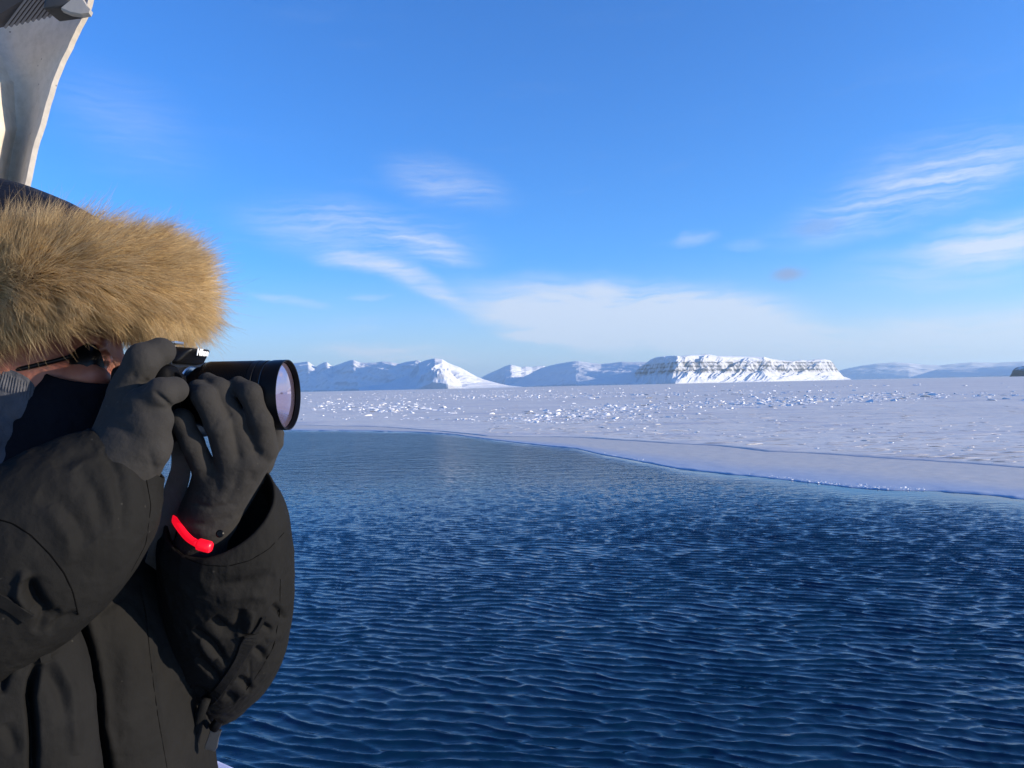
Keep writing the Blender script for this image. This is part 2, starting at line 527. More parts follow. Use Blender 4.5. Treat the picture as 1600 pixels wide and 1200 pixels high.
def block_shape(rg, flat):
    """angular upturned ice block: hull of random points, unit size, sitting on z = 0"""
    bm = bmesh.new()
    n = rg.integers(11, 18)
    for _ in range(n):
        a = rg.random() * 2 * math.pi
        q = 0.55 + 0.45 * rg.random()
        zz = rg.random() ** 1.4
        sh = 1 - 0.55 * zz
        bm.verts.new((q * sh * math.cos(a) * 0.5 + 0.15 * zz * (rg.random() - .5), q * sh * math.sin(a) * 0.5, zz * flat - 0.12))
    bmesh.ops.convex_hull(bm, input=bm.verts)
    for vv in [vv for vv in bm.verts if not vv.link_faces]: bm.verts.remove(vv)
    bmesh.ops.triangulate(bm, faces=bm.faces)
    me = bpy.data.meshes.new('ice_block')
    bm.to_mesh(me); bm.free()
    me.materials.append(snow_mat)
    return me

def project_px(x, y, z):
    c = (np.array([x, y, z - CAM_H]) @ CM)
    return 800 + F * c[0] / -c[2]

def build_blocks():
    rg = np.random.default_rng(23)
    shapes = [block_shape(rg, f) for f in (0.42, 0.55, 0.7, 0.35, 0.5, 0.85, 0.3, 0.45, 0.6, 0.38, 0.75, 0.5, 0.33, 0.48)]
    # rubble belts on the ice: centre px, py, half extents in px, number, size range in m
    belts = [
        (600, 640, 150, 7, 130, .45, 1.5), (560, 632, 110, 6, 80, .5, 1.6), (660, 620, 170, 8, 170, .5, 1.8), (740, 616, 160, 8, 140, .6, 2.2),
        (840, 657, 90, 7, 105, .28, .95), (910, 648, 120, 8, 150, .3, 1.1), (960, 640, 90, 7, 110, .35, 1.2), (1010, 655, 60, 7, 45, .25, .8),
        (720, 656, 90, 4, 30, .3, .85), (1080, 635, 140, 6, 115, .4, 1.4), (1200, 630, 130, 6, 100, .4, 1.5), (980, 617, 160, 7, 110, .6, 2.2),
        (1270, 625, 110, 7, 95, .4, 1.6), (1400, 617, 150, 7, 95, .45, 1.9), (1330, 622, 120, 6, 60, .4, 1.6), (1540, 619, 70, 6, 34, .4, 1.6),
        (1180, 614, 120, 5, 50, .6, 2.2), (900, 620, 120, 6, 60, .5, 2.), (500, 622, 60, 8, 55, .5, 1.7), (1090, 678, 130, 8, 30, .18, .5),
        (1250, 655, 260, 25, 60, .15, .5), (990, 672, 60, 4, 14, .2, .6), (1400, 690, 180, 22, 26, .14, .4), (560, 652, 130, 6, 24, .3, .8), (780, 609, 300, 4, 120, 1.2, 3.2), (1200, 603, 320, 4, 60, 1.2, 2.8),
    ]
    items = []
    for (cx, cy, hx, hy, n, s0, s1) in belts:
        for _ in range(int(n * 1.9)):
            px = cx + rg.normal() * hx * 0.55; py = cy + rg.normal() * hy * 0.5
            px += 6 * rg.normal()
            hz = 604.8 - (px - 800) * 0.0221
            py = max(py, hz + 5.5)
            g = ground(px, py)
            rr = math.hypot(g.x, g.y); t = math.atan2(g.x, g.y)
            if rr < float(r_crack(np.array([t]))[0]) - 1.0: continue
            if px < 445: continue
            s = s0 + (s1 - s0) * rg.random() ** 2.6
            items.append((g.x, g.y, s, rr))
    X = np.array([i[0] for i in items]); Y = np.array([i[1] for i in items]); S = np.array([i[2] for i in items]); RR = np.array([i[3] for i in items])
    TH = np.arctan2(X, Y)
    Z = ice_height(X, Y, RR, r_edge(TH), r_crack(TH))
    order = np.argsort(-S / RR)
    bm = bmesh.new()
    cnt = 0
    for j, i in enumerate(order):
        me = shapes[rg.integers(len(shapes))]
        M = Matrix.Translation((X[i], Y[i], Z[i] - 0.02)) @ Matrix.Rotation(rg.random() * 6.283, 4, 'Z') @ Matrix.Rotation(rg.normal() * .25, 4, 'X')
        M = M @ Matrix.Diagonal((S[i] * (1.0 + 1.3 * rg.random()), S[i] * (0.8 + .6 * rg.random()), S[i] * (0.22 + 0.34 * rg.random()), 1))
        if j < 290:
            o = bpy.data.objects.new('ice_block', me)
            col.objects.link(o)
            o.matrix_world = M
            zone = project_px(X[i], Y[i], Z[i])
            where = ('below the shaded left ridge', 'below the rounded sunlit peak', 'below the small far peak', 'below the low middle ridge', 'below the flat topped mountain', 'below the pale hills at right')[int(np.searchsorted([620, 790, 860, 985, 1325], zone))]
            far_ = 'near the water' if RR[i] < 85 else ('in the middle belt' if RR[i] < 190 else 'far out')
            look = 'chunky upturned white' if S[i] > 1.3 else ('small white' if S[i] > 0.65 else 'tiny white')
            set_props(o, f'{look} ice block {far_} {where}', 'ice block', f'ice blocks {far_} {where}')
            cnt += 1
        else:
            nv = len(bm.verts)
            bm.from_mesh(me)
            bm.verts.ensure_lookup_table()
            for vv in bm.verts[nv:]: vv.co = M @ vv.co
    me = bpy.data.meshes.new('ice_rubble'); bm.to_mesh(me); bm.free()
    me.materials.append(snow_mat)
    o = bpy.data.objects.new('ice_rubble', me); col.objects.link(o)
    set_props(o, 'scattered small ice rubble in belts across the frozen sea', 'ice rubble', kind='stuff')
    # low wind-packed snow ridges lying across the older ice
    bm = bmesh.new()
    for _ in range(900):
        px = rg.uniform(760, 1900); u_ = rg.random()
        py = horizon_y(px) + 26 + (float(np.interp(px, [p_[0] for p_ in crack_px], [p_[1] for p_ in crack_px])) - horizon_y(px) - 30) * u_ ** 0.8
        g = ground(px, py); rr = math.hypot(g.x, g.y); t = math.atan2(g.x, g.y)
        if rr < float(r_crack(np.array([t]))[0]) + 0.6: continue
        L_ = 0.7 + 3.2 * rg.random() ** 2
        zz = float(ice_height(np.array([g.x]), np.array([g.y]), np.array([rr]), r_edge(np.array([t])), r_crack(np.array([t])))[0])
        M = Matrix.Translation((g.x, g.y, zz + 0.004)) @ Matrix.Rotation(rg.normal(0.05, 0.16), 4, 'Z') @ Matrix.Diagonal((L_, 0.22 + 0.4 * rg.random(), 0.035 + 0.06 * rg.random(), 1))
        nv = len(bm.verts)
        bm.from_mesh(shapes[rg.integers(len(shapes))]); bm.verts.ensure_lookup_table()
        for vv in bm.verts[nv:]: vv.co = M @ vv.co
    me = bpy.data.meshes.new('snow_ridges'); bm.to_mesh(me); bm.free()
    me.materials.append(principled('packed_snow', (0.62, 0.575, 0.53), 0.7))
    o = bpy.data.objects.new('snow_ridges', me); col.objects.link(o)
    set_props(o, 'low wind packed snow ridges streaking the older sea ice', 'snow ridges', kind='stuff')
    # crumbs of snow heaped along stretches of the ice edge
    bm = bmesh.new()
    for (x0, x1, n, s0) in ((1195, 1330, 240, .055), (1335, 1440, 230, .065), (1540, 1640, 24, .04), (925, 1010, 46, .06), (1050, 1190, 60, .045)):
        for _ in range(n):
            px = x0 + (x1 - x0) * rg.random()
            t = skyang(px, 600)[0]
            rr = float(r_edge(np.array([t]))[0]) + 0.12 + abs(rg.normal()) * 0.35
            s = s0 * (0.5 + 1.4 * rg.random() ** 2)
            M = Matrix.Translation((rr * math.sin(t), rr * math.cos(t), 0.022)) @ Matrix.Rotation(rg.random() * 6.28, 4, 'Z') @ Matrix.Diagonal((s * 2.2, s * 1.3, s * 0.65, 1))
            nv = len(bm.verts)
            bm.from_mesh(shapes[rg.integers(len(shapes))]); bm.verts.ensure_lookup_table()
            for vv in bm.verts[nv:]: vv.co = M @ vv.co
    me = bpy.data.meshes.new('snow_crumbs'); bm.to_mesh(me); bm.free()
    me.materials.append(snow_mat)
    o = bpy.data.objects.new('snow_crumbs', me); col.objects.link(o)
    set_props(o, 'white crumbs of snow and ice heaped along the ice edge', 'snow crumbs', kind='stuff')
build_blocks()

# ------------------------------------------------------------------ mountains
def mountain_mat(name, rock_amt, strata=None, dust=0.0):
    """strata: list of (height m, half width m, strength) of bare rock bands"""
    m, nt, out = new_mat(name)
    geo = nt.n('ShaderNodeNewGeometry')
    sp = nt.n('ShaderNodeSeparateXYZ'); nt.set(sp.inputs[0], geo.outputs['Position'])
    sn = nt.n('ShaderNodeSeparateXYZ'); nt.set(sn.inputs[0], geo.outputs['Normal'])
    mp = nt.n('ShaderNodeMapping'); nt.set(mp.inputs[0], geo.outputs['Position'])
    mp.inputs[3].default_value = (1, 1, 0.6)
    n1 = nt.noise(mp.outputs[0], 0.012, 6, 0.65)
    mq = nt.n('ShaderNodeMapping'); nt.set(mq.inputs[0], geo.outputs['Position']); mq.inputs[3].default_value = (1, 1, 0.12)
    n2 = nt.noise(mq.outputs[0], 0.016, 4, 0.6)
    steep = nt.maprange(nt.math('ADD', sn.outputs[2], nt.math('MULTIPLY', nt.math('SUBTRACT', n1, 0.5), 0.9)), 0.80, 0.55, 0.0, rock_amt)
    rock = steep
    for (hz, hw, st) in (strata or []):
        dz = nt.math('ABSOLUTE', nt.math('SUBTRACT', nt.math('ADD', sp.outputs[2], nt.math('MULTIPLY', nt.math('SUBTRACT', n1, 0.5), hw * 1.2)), hz))
        band = nt.math('MULTIPLY', nt.maprange(dz, hw, hw * 0.35), nt.maprange(n2, 0.36, 0.54, 0.15, 1.0))
        band = nt.math('MULTIPLY', band, nt.maprange(sn.outputs[2], 0.97, 0.80, 0.35, 1.0))
        rock = nt.math('MAXIMUM', rock, nt.math('MULTIPLY', band, st))
    snowc = nt.mix(nt.math('MULTIPLY', nt.maprange(n2, 0.42, 0.60), nt.math('MULTIPLY', nt.maprange(sp.outputs[2], 105.0, 130.0, 0.0, dust), nt.maprange(sp.outputs[2], 275.0, 245.0))), (0.76, 0.76, 0.77), (0.13, 0.13, 0.15))
    c = nt.mix(rock, snowc, (0.05, 0.052, 0.06))
    p = nt.n('ShaderNodeBsdfPrincipled', ins={'Roughness': 0.8, 'Specular IOR Level': 0.1})
    nt.set(p.inputs['Base Color'], c)
    nt.t.links.new(p.outputs[0], out.inputs[0])
    return m

def build_mountain(name, label, sky_pts, depth, foot, mat, ncol, nrow=70, gully=(0.0, 600, 1), knobs=(), prof=1.0, back=1.2, seed=0, cat='mountain', rough=0.06, cliff=None):
    """heightfield in world metres: a crest line at distance depth(px) whose height follows the skyline, falling to the ice at foot(px)"""
    px0, px1 = sky_pts[0][0], sky_pts[-1][0]
    px = np.linspace(px0, px1, ncol)
    sy = np.interp(px, [p[0] for p in sky_pts], [p[1] for p in sky_pts])
    th = np.arctan((px - 800) / F)
    D = np.interp(px, [p[0] for p in depth], [p[1] for p in depth])
    Ft = np.interp(px, [p[0] for p in foot], [p[1] for p in foot])
    Hc = np.maximum(horizon_y(px) - sy, 0.0) / F * D * np.cos(th)
    t = np.concatenate([np.linspace(0, 1, nrow), 1 + np.linspace(0, 1, nrow // 3)[1:] ** 1.3 * back])
    T = t[:, None]
    r = Ft[None] + (D - Ft)[None] * T
    x = r * np.sin(th)[None]; y = r * np.cos(th)[None]
    front = np.clip(T, 0, 1)
    if cliff is None:
        f = front ** prof * (1 - 0.25 * front) / 0.75
    else:
        f = np.interp(front, cliff[0], cliff[1])
    backf = np.clip(1 - np.maximum(T - 1, 0) / back, 0, 1) ** 1.2
    env = np.clip(front * (1.02 - front) * 4, 0, 1) ** 0.7
    z = Hc[None] * f * np.where(T > 1, backf, 1)
    ga, gs, gdir = gully
    if ga:
        # spurs and gullies running straight down the slope
        arc = th[None] * D.mean() + gdir * (r - D.mean())
        g = ridged(arc / gs, r / (gs * 5.0), oct=4, gain=0.55, seed=seed + 5)
        z = z + Hc[None] * ga * env * sstep(1.0 - front, 0.03, 0.32) * g
    z = z + Hc[None] * rough * env * sstep(1.0 - front, 0.0, 0.15) * fbm(x / 260, y / 260, oct=5, seed=seed + 9)
    z = np.minimum(z, Hc[None] * (1.0 + 0.012 * fbm(x / 90, y / 90, oct=3, seed=seed + 3)))
    for (kx, kt, kw, kd, kh) in knobs:
        z = np.maximum(z, z * 0 + kh / F * D[None] * np.exp(-(((px[None] - kx) / kw) ** 2 + ((T - kt) / kd) ** 2) ** 1.3) * (1 + 0.25 * ridged(x / 150, y / 150, oct=4, seed=seed + 31)))
    z = np.where(T <= 0, -30.0, z)
    z[-1] = -30
    v = np.stack([x, y, np.maximum(z, -30)], -1).reshape(-1, 3)
    o = mesh_obj(name, v, grid_faces(len(t), ncol), mat)
    set_props(o, label, cat, kind='structure')
    return o

plain_snow = mountain_mat('mountain_snow', 0.35)
scarp = mountain_mat('scarp_snow_rock', 0.30, [(150, 20, 1.0), (200, 13, 1.0), (246, 12, .9)], 0.8)
build_mountain('mountain', 'long snowy ridge with shaded blue face behind the camera lens',
    [(-300, 590), (-120, 570), (0, 574), (100, 566), (180, 571), (260, 565), (330, 573), (400, 572), (440, 570), (470, 566), (482, 564.5), (494, 573), (500, 569), (507, 566), (512, 565.5), (520, 572), (530, 569), (545, 563.5), (553, 562), (563, 566), (575, 566.5), (590, 566), (598, 564.5), (612, 565.5), (625, 568), (636, 565), (650, 563), (662, 566), (690, 572), (720, 585), (745, 600)],
    [(-300, 17000), (360, 14500), (560, 11800), (745, 9800)], [(-300, 15500), (360, 12600), (560, 10400), (745, 9000)],
    plain_snow, 760, gully=(0.20, 520, 0.9), seed=1, prof=0.9, rough=0.10)
build_mountain('mountain', 'rounded sunlit snow peak with a white dome at its foot',
    [(560, 604), (600, 600), (640, 585), (655, 566), (668, 562), (680, 559.5), (692, 561), (700, 566), (709, 570), (718, 573), (728, 578), (736, 583), (745, 588), (755, 592), (765, 595), (780, 599), (795, 602), (815, 604)],
    [(560, 9900), (680, 9000), (815, 8900)], [(560, 8900), (640, 8100), (700, 7900), (815, 8100)],
    plain_snow, 380, gully=(0.16, 330, -0.7), knobs=[(685, 0.34, 32, 0.30, 29)], seed=2, prof=1.3, rough=0.12)
build_mountain('mountain', 'small far peak with a sunlit right face between two ranges',
    [(735, 600), (752, 590), (765, 583), (775, 579), (790, 572), (798, 569.5), (806, 571), (815, 574), (822, 572.5), (832, 573.5), (840, 572), (850, 571.5), (865, 577), (880, 585), (900, 600)],
    [(735, 16500), (800, 14500), (900, 15500)], [(735, 15200), (790, 13000), (900, 14000)],
    plain_snow, 240, gully=(0.12, 420, -0.5), seed=3, prof=0.9)
build_mountain('mountain', 'low shaded snow ridge left of the flat topped mountain',
    [(770, 603), (800, 598), (815, 590), (830, 583), (845, 575), (870, 568.5), (895, 564.5), (905, 564), (922, 566.5), (940, 568.5), (955, 567), (972, 565), (990, 565.5), (1012, 565.5), (1035, 572), (1060, 590), (1075, 602)],
    [(770, 14500), (900, 12200), (1075, 10800)], [(770, 12600), (900, 10600), (1075, 9800)],
    plain_snow, 360, gully=(0.12, 600, 0.9), seed=4, prof=0.9, rough=0.08)
build_mountain('mountain', 'broad flat topped mountain with bands of rock and sunlit spurs',
    [(960, 602), (985, 590), (1000, 574), (1010, 567), (1018, 561), (1026, 558), (1036, 556.5), (1050, 555.5), (1065, 556), (1080, 554.5), (1095, 554), (1108, 553), (1120, 555.5), (1140, 556), (1160, 556.5), (1180, 557), (1196, 557.5), (1205, 560), (1215, 561.5), (1228, 563), (1240, 564), (1252, 562), (1262, 563), (1275, 561), (1288, 560.5), (1297, 562.5), (1302, 566), (1306, 573), (1311, 580), (1318, 588), (1330, 592)],
    [(960, 11400), (1060, 9500), (1200, 10600), (1330, 12300)], [(960, 10700), (1055, 8600), (1200, 9600), (1330, 11500)],
    scarp, 620, nrow=110, gully=(0.27, 170, -0.35), seed=5, rough=0.06, cliff=([0, .22, .40, .52, .62, .72, .80, .92, 1], [0, .15, .28, .37, .58, .70, .88, .975, 1]))
far_m = mountain_mat('far_snow_hills', 0.25)
build_mountain('mountain', 'low pale blue hills far away on the right horizon',
    [(1270, 590), (1300, 582), (1320, 576.5), (1345, 571.5), (1370, 568), (1400, 566), (1420, 567), (1440, 569.5), (1470, 570.5), (1490, 568.5), (1505, 567), (1520, 566), (1560, 566.5), (1600, 564.5), (1680, 563), (1800, 570), (1900, 580)],
    [(1270, 20500), (1600, 19000), (1900, 20000)], [(1270, 17500), (1420, 16200), (1600, 16500), (1900, 17000)],
    far_m, 260, gully=(0.10, 1400, 0.8), seed=6, prof=0.8)
build_mountain('mountain', 'low blue shore ridge in front of the far right hills',
    [(1420, 590), (1440, 584), (1465, 577), (1490, 575), (1530, 574), (1570, 571), (1620, 570), (1700, 566), (1800, 575), (1900, 582)],
    [(1420, 15500), (1600, 13500), (1900, 13000)], [(1420, 14200), (1600, 12500), (1900, 12000)],
    far_m, 200, gully=(0.10, 900, 0.8), seed=7, prof=0.8)
head_m = mountain_mat('headland_rock', 1.6, [(60, 70, .9)])
build_mountain('headland', 'small dark rocky headland at the right edge of the ice',
    [(1577, 588), (1580, 584), (1583, 577), (1588, 573.5), (1595, 572), (1605, 570), (1640, 562), (1700, 560), (1780, 572), (1850, 586)],
    [(1577, 5000), (1850, 4600)], [(1577, 4950), (1600, 4820), (1850, 4400)],
    head_m, 160, gully=(0.2, 60, 0.2), seed=8, prof=0.35, cat='headland')

# ------------------------------------------------------------------ cold air: a thin even haze over the whole scene
def build_haze():
    bm = bmesh.new()
    bmesh.ops.create_cube(bm, size=1.0)
    for v in bm.verts:
        v.co = Vector((v.co.x * 120000, v.co.y * 120000 + 5000, -42 + (v.co.z + .5) * 1100))
    me = bpy.data.meshes.new('haze'); bm.to_mesh(me); bm.free()
    m, nt, out = new_mat('cold_haze')
    p = nt.n('ShaderNodeVolumePrincipled', ins={'Color': (0.64, 0.86, 1.0, 1), 'Density': 0.000034, 'Anisotropy': 0.2})
    nt.t.links.new(p.outputs[0], out.inputs['Volume'])
    me.materials.append(m)
    o = bpy.data.objects.new('haze', me); col.objects.link(o)
    set_props(o, 'thin cold haze over the frozen sea', 'haze', kind='stuff')
build_haze()

# ------------------------------------------------------------------ modelling tools for the near things
def project(v):
    rel = np.asarray(v, float) - np.array([0, 0, CAM_H])
    c = rel @ CM
    return 800 + F * c[..., 0] / (-c[..., 2]), 600 - F * c[..., 1] / (-c[..., 2])

def surface_nets(f, org, h):
    ins = f < 0
    nx, ny, nz = f.shape
    cnt = np.zeros((nx - 1, ny - 1, nz - 1)); acc = np.zeros((nx - 1, ny - 1, nz - 1, 3))
    cs = [(i, j, k) for i in (0, 1) for j in (0, 1) for k in (0, 1)]
    def sl(c): return tuple(slice(c[a], f.shape[a] - 1 + c[a]) for a in range(3))
    for a in cs:
        for ax in range(3):
            if a[ax]: continue
            b = list(a); b[ax] = 1; b = tuple(b)
            fa, fb = f[sl(a)], f[sl(b)]
            m = ins[sl(a)] != ins[sl(b)]
            t = np.where(m, fa / np.where(m, fa - fb, 1), 0)
            for q in range(3):
                acc[..., q] += np.where(m, (t if q == ax else a[q]), 0)
            cnt += m
    act = cnt > 0
    idx = np.full(act.shape, -1, dtype=np.int64)
    ii = np.argwhere(act)
    idx[act] = np.arange(len(ii))
    v = (ii + acc[act] / cnt[act][:, None]) * h + org
    faces = []
    for ax in range(3):
        u, w_ = [q for q in range(3) if q != ax]
        s0 = [slice(None)] * 3; s1 = [slice(None)] * 3
        s0[ax] = slice(0, f.shape[ax] - 1); s1[ax] = slice(1, f.shape[ax])
        A, B = ins[tuple(s0)], ins[tuple(s1)]
        e = np.argwhere(A != B)
        e = e[(e[:, u] > 0) & (e[:, w_] > 0) & (e[:, u] < f.shape[u] - 1) & (e[:, w_] < f.shape[w_] - 1)]
        flip = A[tuple(e.T)]
        def cell(du, dw):
            q = e.copy(); q[:, u] += du; q[:, w_] += dw
            return idx[tuple(q.T)]
        quad = np.stack([cell(-1, -1), cell(0, -1), cell(0, 0), cell(-1, 0)], -1)
        if ax == 1: flip = ~flip
        quad[~flip] = quad[~flip][:, ::-1]
        faces.append(quad)
    return v, np.concatenate(faces)

def smin(a, b, k):
    hh = np.clip(0.5 + 0.5 * (b - a) / k, 0, 1)
    return b * (1 - hh) + a * hh - k * hh * (1 - hh)

def cone_sdf(p, a, b, ra, rb):
    a = np.array(a); b = np.array(b)
    ab = b - a
    t = np.clip(((p - a) @ ab) / (ab @ ab + 1e-12), 0, 1)
    return np.linalg.norm(p - a - t[..., None] * ab, axis=-1) - (ra + (rb - ra) * t)

def ell_sdf(p, c, r, rot=None):
    q = p - np.array(c)
    if rot is not None: q = q @ np.array(rot)
    r = np.array(r)
    k0 = np.linalg.norm(q / r, axis=-1); k1 = np.linalg.norm(q / (r * r), axis=-1)
    return k0 * (k0 - 1) / np.maximum(k1, 1e-6)

def px4(t):
    """(px, py, d, radius px) to world point and radius in m"""
    return np.array(P(t[0], t[1], t[2])), t[3] * t[2] / F

def vgrid(lo, hi, h):
    ax = [np.arange(lo[q], hi[q] + h, h) for q in range(3)]
    return np.stack(np.meshgrid(*ax, indexing='ij'), -1)

def grid_normals(v):
    """v (nr, nc, 3), wrapped in the second axis"""
    du = np.gradient(v, axis=0)
    dv = np.roll(v, -1, 1) - np.roll(v, 1, 1)
    n = np.cross(dv, du)
    return n / np.maximum(np.linalg.norm(n, axis=-1, keepdims=True), 1e-9)

def catmull(pts, n):
    pts = np.asarray(pts, float)
    L = np.concatenate([[0], np.cumsum(np.linalg.norm(np.diff(pts[:, :3], axis=0), axis=1))])
    t = np.linspace(0, L[-1], n)
    out = np.zeros((n, pts.shape[1]))
    m = np.zeros_like(pts)
    for i in range(len(pts)):
        a, b = max(i - 1, 0), min(i + 1, len(pts) - 1)
        m[i] = (pts[b] - pts[a]) / (L[b] - L[a])
    k = np.clip(np.searchsorted(L, t, side='right') - 1, 0, len(pts) - 2)
    hh = (L[k + 1] - L[k]); s = (t - L[k]) / hh
    s = s[:, None]; hh = hh[:, None]
    return (2 * s**3 - 3 * s**2 + 1) * pts[k] + (s**3 - 2 * s**2 + s) * hh * m[k] + (-2 * s**3 + 3 * s**2) * pts[k + 1] + (s**3 - s**2) * hh * m[k + 1]

def poly_dist(px, py, pts):
    best = np.full(np.shape(px), 1e9); side = np.zeros(np.shape(px)); along = np.zeros(np.shape(px))
    seg = [math.dist(pts[i], pts[i + 1]) for i in range(len(pts) - 1)]
    tot = sum(seg); run = 0
    for i in range(len(pts) - 1):
        (x0, y0), (x1, y1) = pts[i], pts[i + 1]
        dx, dy = x1 - x0, y1 - y0
        t = np.clip(((px - x0) * dx + (py - y0) * dy) / (seg[i] ** 2), 0, 1)
        d = np.hypot(px - x0 - t * dx, py - y0 - t * dy)
        sgn = np.sign((px - x0) * dy - (py - y0) * dx)
        m = d < best
        best = np.where(m, d, best); side = np.where(m, sgn, side); along = np.where(m, (run + t * seg[i]) / tot, along)
        run += seg[i]
    return best, side, along

def creases(v, n, specs):
    """fold the surface: specs = (polyline as seen, width, depth in m, kind) with kind v = valley, r = ridge, s = overlapping step"""
    px, py = project(v)
    toward = np.array([0, 0, CAM_H]) - v
    toward = toward / np.linalg.norm(toward, axis=-1, keepdims=True)
    face = sstep((n * toward).sum(-1), -0.05, 0.25)
    d = np.zeros(v.shape[:-1])
    for pts, wid, dep, kind in specs:
        dist, side, al = poly_dist(px, py, pts)
        taper = np.clip(np.sin(np.clip(al, 0.0, 1) * math.pi), 0, 1) ** 0.45 if kind != 'e' else 1.0
        if kind == 'r':
            d += dep * taper * np.exp(-(dist / wid) ** 2)
        elif kind == 's':
            d -= dep * taper * np.where(side > 0, np.exp(-(dist / wid) ** 2), np.exp(-(dist / (wid * 0.12)) ** 2))
        else:
            d -= dep * taper * np.exp(-(dist / wid) ** 2)
    return v + n * (d * face)[..., None]

def tube(name, pts, ns, nt_, mat, parent=None, rb=0.85, open_start=False, tilt=None, specs=None, noise=None, expo=2.0, cap_len=0.6, ribs=None):
    """cloth tube swept along points (px, py, d, radius px[, depth factor]); its cross section is ra across the view and ra * rb in depth"""
    q = []
    for t in pts:
        w_, r = px4(t)
        q.append([*w_, r, (t[4] if len(t) > 4 else rb)])
    c = catmull(q, ns)
    C = c[:, :3]; ra = c[:, 3]; rr = c[:, 4]
    T = np.gradient(C, axis=0); T /= np.linalg.norm(T, axis=1, keepdims=True)
    V = C - np.array([0, 0, CAM_H]); V /= np.linalg.norm(V, axis=1, keepdims=True)
    A = np.cross(T, V); A /= np.maximum(np.linalg.norm(A, axis=1, keepdims=True), 1e-6)
    for i in range(1, ns):
        if A[i] @ A[i - 1] < 0: A[i] *= -1
    B = np.cross(A, T)
    if (B[0] @ V[0]) > 0: B = -B
    th = np.linspace(0, 2 * math.pi, nt_, endpoint=False)
    ct, st = np.cos(th), np.sin(th)
    ce = np.sign(ct) * np.abs(ct) ** (2 / expo); se = np.sign(st) * np.abs(st) ** (2 / expo)
    v = C[:, None] + (ra[:, None] * ce)[..., None] * A[:, None] + ((ra * rr)[:, None] * se)[..., None] * B[:, None]
    n = grid_normals(v)
    if ((v - C[:, None]) * n).sum() < 0: n = -n
    if noise:
        amp, sc, stretch = noise
        s = np.linspace(0, 1, ns)[:, None] * np.ones((1, nt_)) * 3
        d = amp * ridged(v[..., 0] * sc + 3, v[..., 1] * sc, v[..., 2] * sc * stretch, oct=4, gain=0.5, seed=hash_name(name))
        d += amp * 0.42 * ridged(v[..., 0] * sc * 4, v[..., 1] * sc * 4, v[..., 2] * sc * 2.2, oct=3, gain=0.55, seed=hash_name(name) + 9)
        d += amp * 0.6 * fbm(v[..., 0] * sc * .5, v[..., 1] * sc * .5, v[..., 2] * sc * .5, oct=3, seed=hash_name(name) + 5)
        v = v + n * d[..., None]
    if ribs:
        cnt_, dep_, a0_, a1_ = ribs
        sl_ = np.linspace(0, 1, ns)
        wr_ = sstep(sl_, a0_ - .01, a0_) * (1 - sstep(sl_, a1_, a1_ + .02))
        v = v + n * (dep_ * wr_[:, None] * np.cos(th * cnt_)[None])[..., None]
        v = v - n * (dep_ * 1.5 * np.exp(-((sl_ - a1_ - .02) / .012) ** 2))[:, None, None]
    if specs:
        v = creases(v, n, specs)
    if tilt is not None:
        axis, amt, reach = tilt
        wgt = np.clip(1 - np.linspace(0, 1, ns) / reach, 0, 1) ** 1.5
        off = ((v - C[:, None]) @ np.array(axis)) * amt
        v = v + T[:, None] * (off * wgt[:, None])[..., None]
    rings = list(v)
    if open_start:
        cen = v[0].mean(0)
        inner = []
        for k, (sc_, dp) in enumerate(((0.97, -0.0015), (0.93, 0.0005), (0.92, 0.02), (0.86, 0.06), (0.6, 0.09), (0.02, 0.10))):
            inner.append(cen + (v[0] - cen) * sc_ + T[0] * dp)
        rings = inner[::-1] + rings
    else:
        c0 = v[0].mean(0); r0 = ra[0] * cap_len
        rings = [c0 + (v[0] - c0) * math.sqrt(max(0, 1 - u * u)) - T[0] * r0 * u for u in (1.0, .95, .8, .55, .25)] + rings
    c1 = v[-1].mean(0); r1 = ra[-1] * cap_len
    rings += [c1 + (v[-1] - c1) * math.sqrt(max(0, 1 - u * u)) + T[-1] * r1 * u for u in (.25, .55, .8, .95, 1.0)]
    v = np.stack(rings)
    f = grid_faces(len(v), nt_, True)
    o = mesh_obj(name, v, f, mat)
    bm = bmesh.new(); bm.from_mesh(o.data)
    bmesh.ops.remove_doubles(bm, verts=bm.verts, dist=1e-6)
    bmesh.ops.recalc_face_normals(bm, faces=bm.faces)
    bm.to_mesh(o.data); bm.free()
    for p_ in o.data.polygons: p_.use_smooth = True
    if parent: attach(o, parent)
    return o

def hash_name(s):
    return sum(ord(ch) * (i + 3) for i, ch in enumerate(s)) % 977

def attach(o, parent):
    bpy.context.view_layer.update()
    o.parent = parent
    o.matrix_parent_inverse = parent.matrix_world.inverted()
    return o

def cast(o, px, py, off=0.0):
    """point of mesh o seen at the photograph's pixel, lifted off its surface"""
    key = o.name
    if key not in cast.cache:
        me = o.data
        co = np.empty(len(me.vertices) * 3, dtype=np.float32); me.vertices.foreach_get('co', co)
        cast.cache[key] = BVHTree.FromPolygons([Vector(c) for c in co.reshape(-1, 3)], [tuple(p_.vertices) for p_ in me.polygons])
    org = Vector((0, 0, CAM_H))
    dr = (CAM_M @ Vector(((px - 800) / F, -(py - 600) / F, -1.0))).normalized()
    loc, nor, _, _ = cast.cache[key].ray_cast(org, dr)
    if loc is None: return None, None
    if nor.dot(dr) > 0: nor = -nor
    return loc + nor * off, nor
cast.cache = {}

def dense(pts, step=4.0):
    out = []
    for (x0, y0), (x1, y1) in zip(pts[:-1], pts[1:]):
        n = max(1, int(math.dist((x0, y0), (x1, y1)) / step))
        for k in range(n): out.append((x0 + (x1 - x0) * k / n, y0 + (y1 - y0) * k / n))
    out.append(pts[-1])
    return out

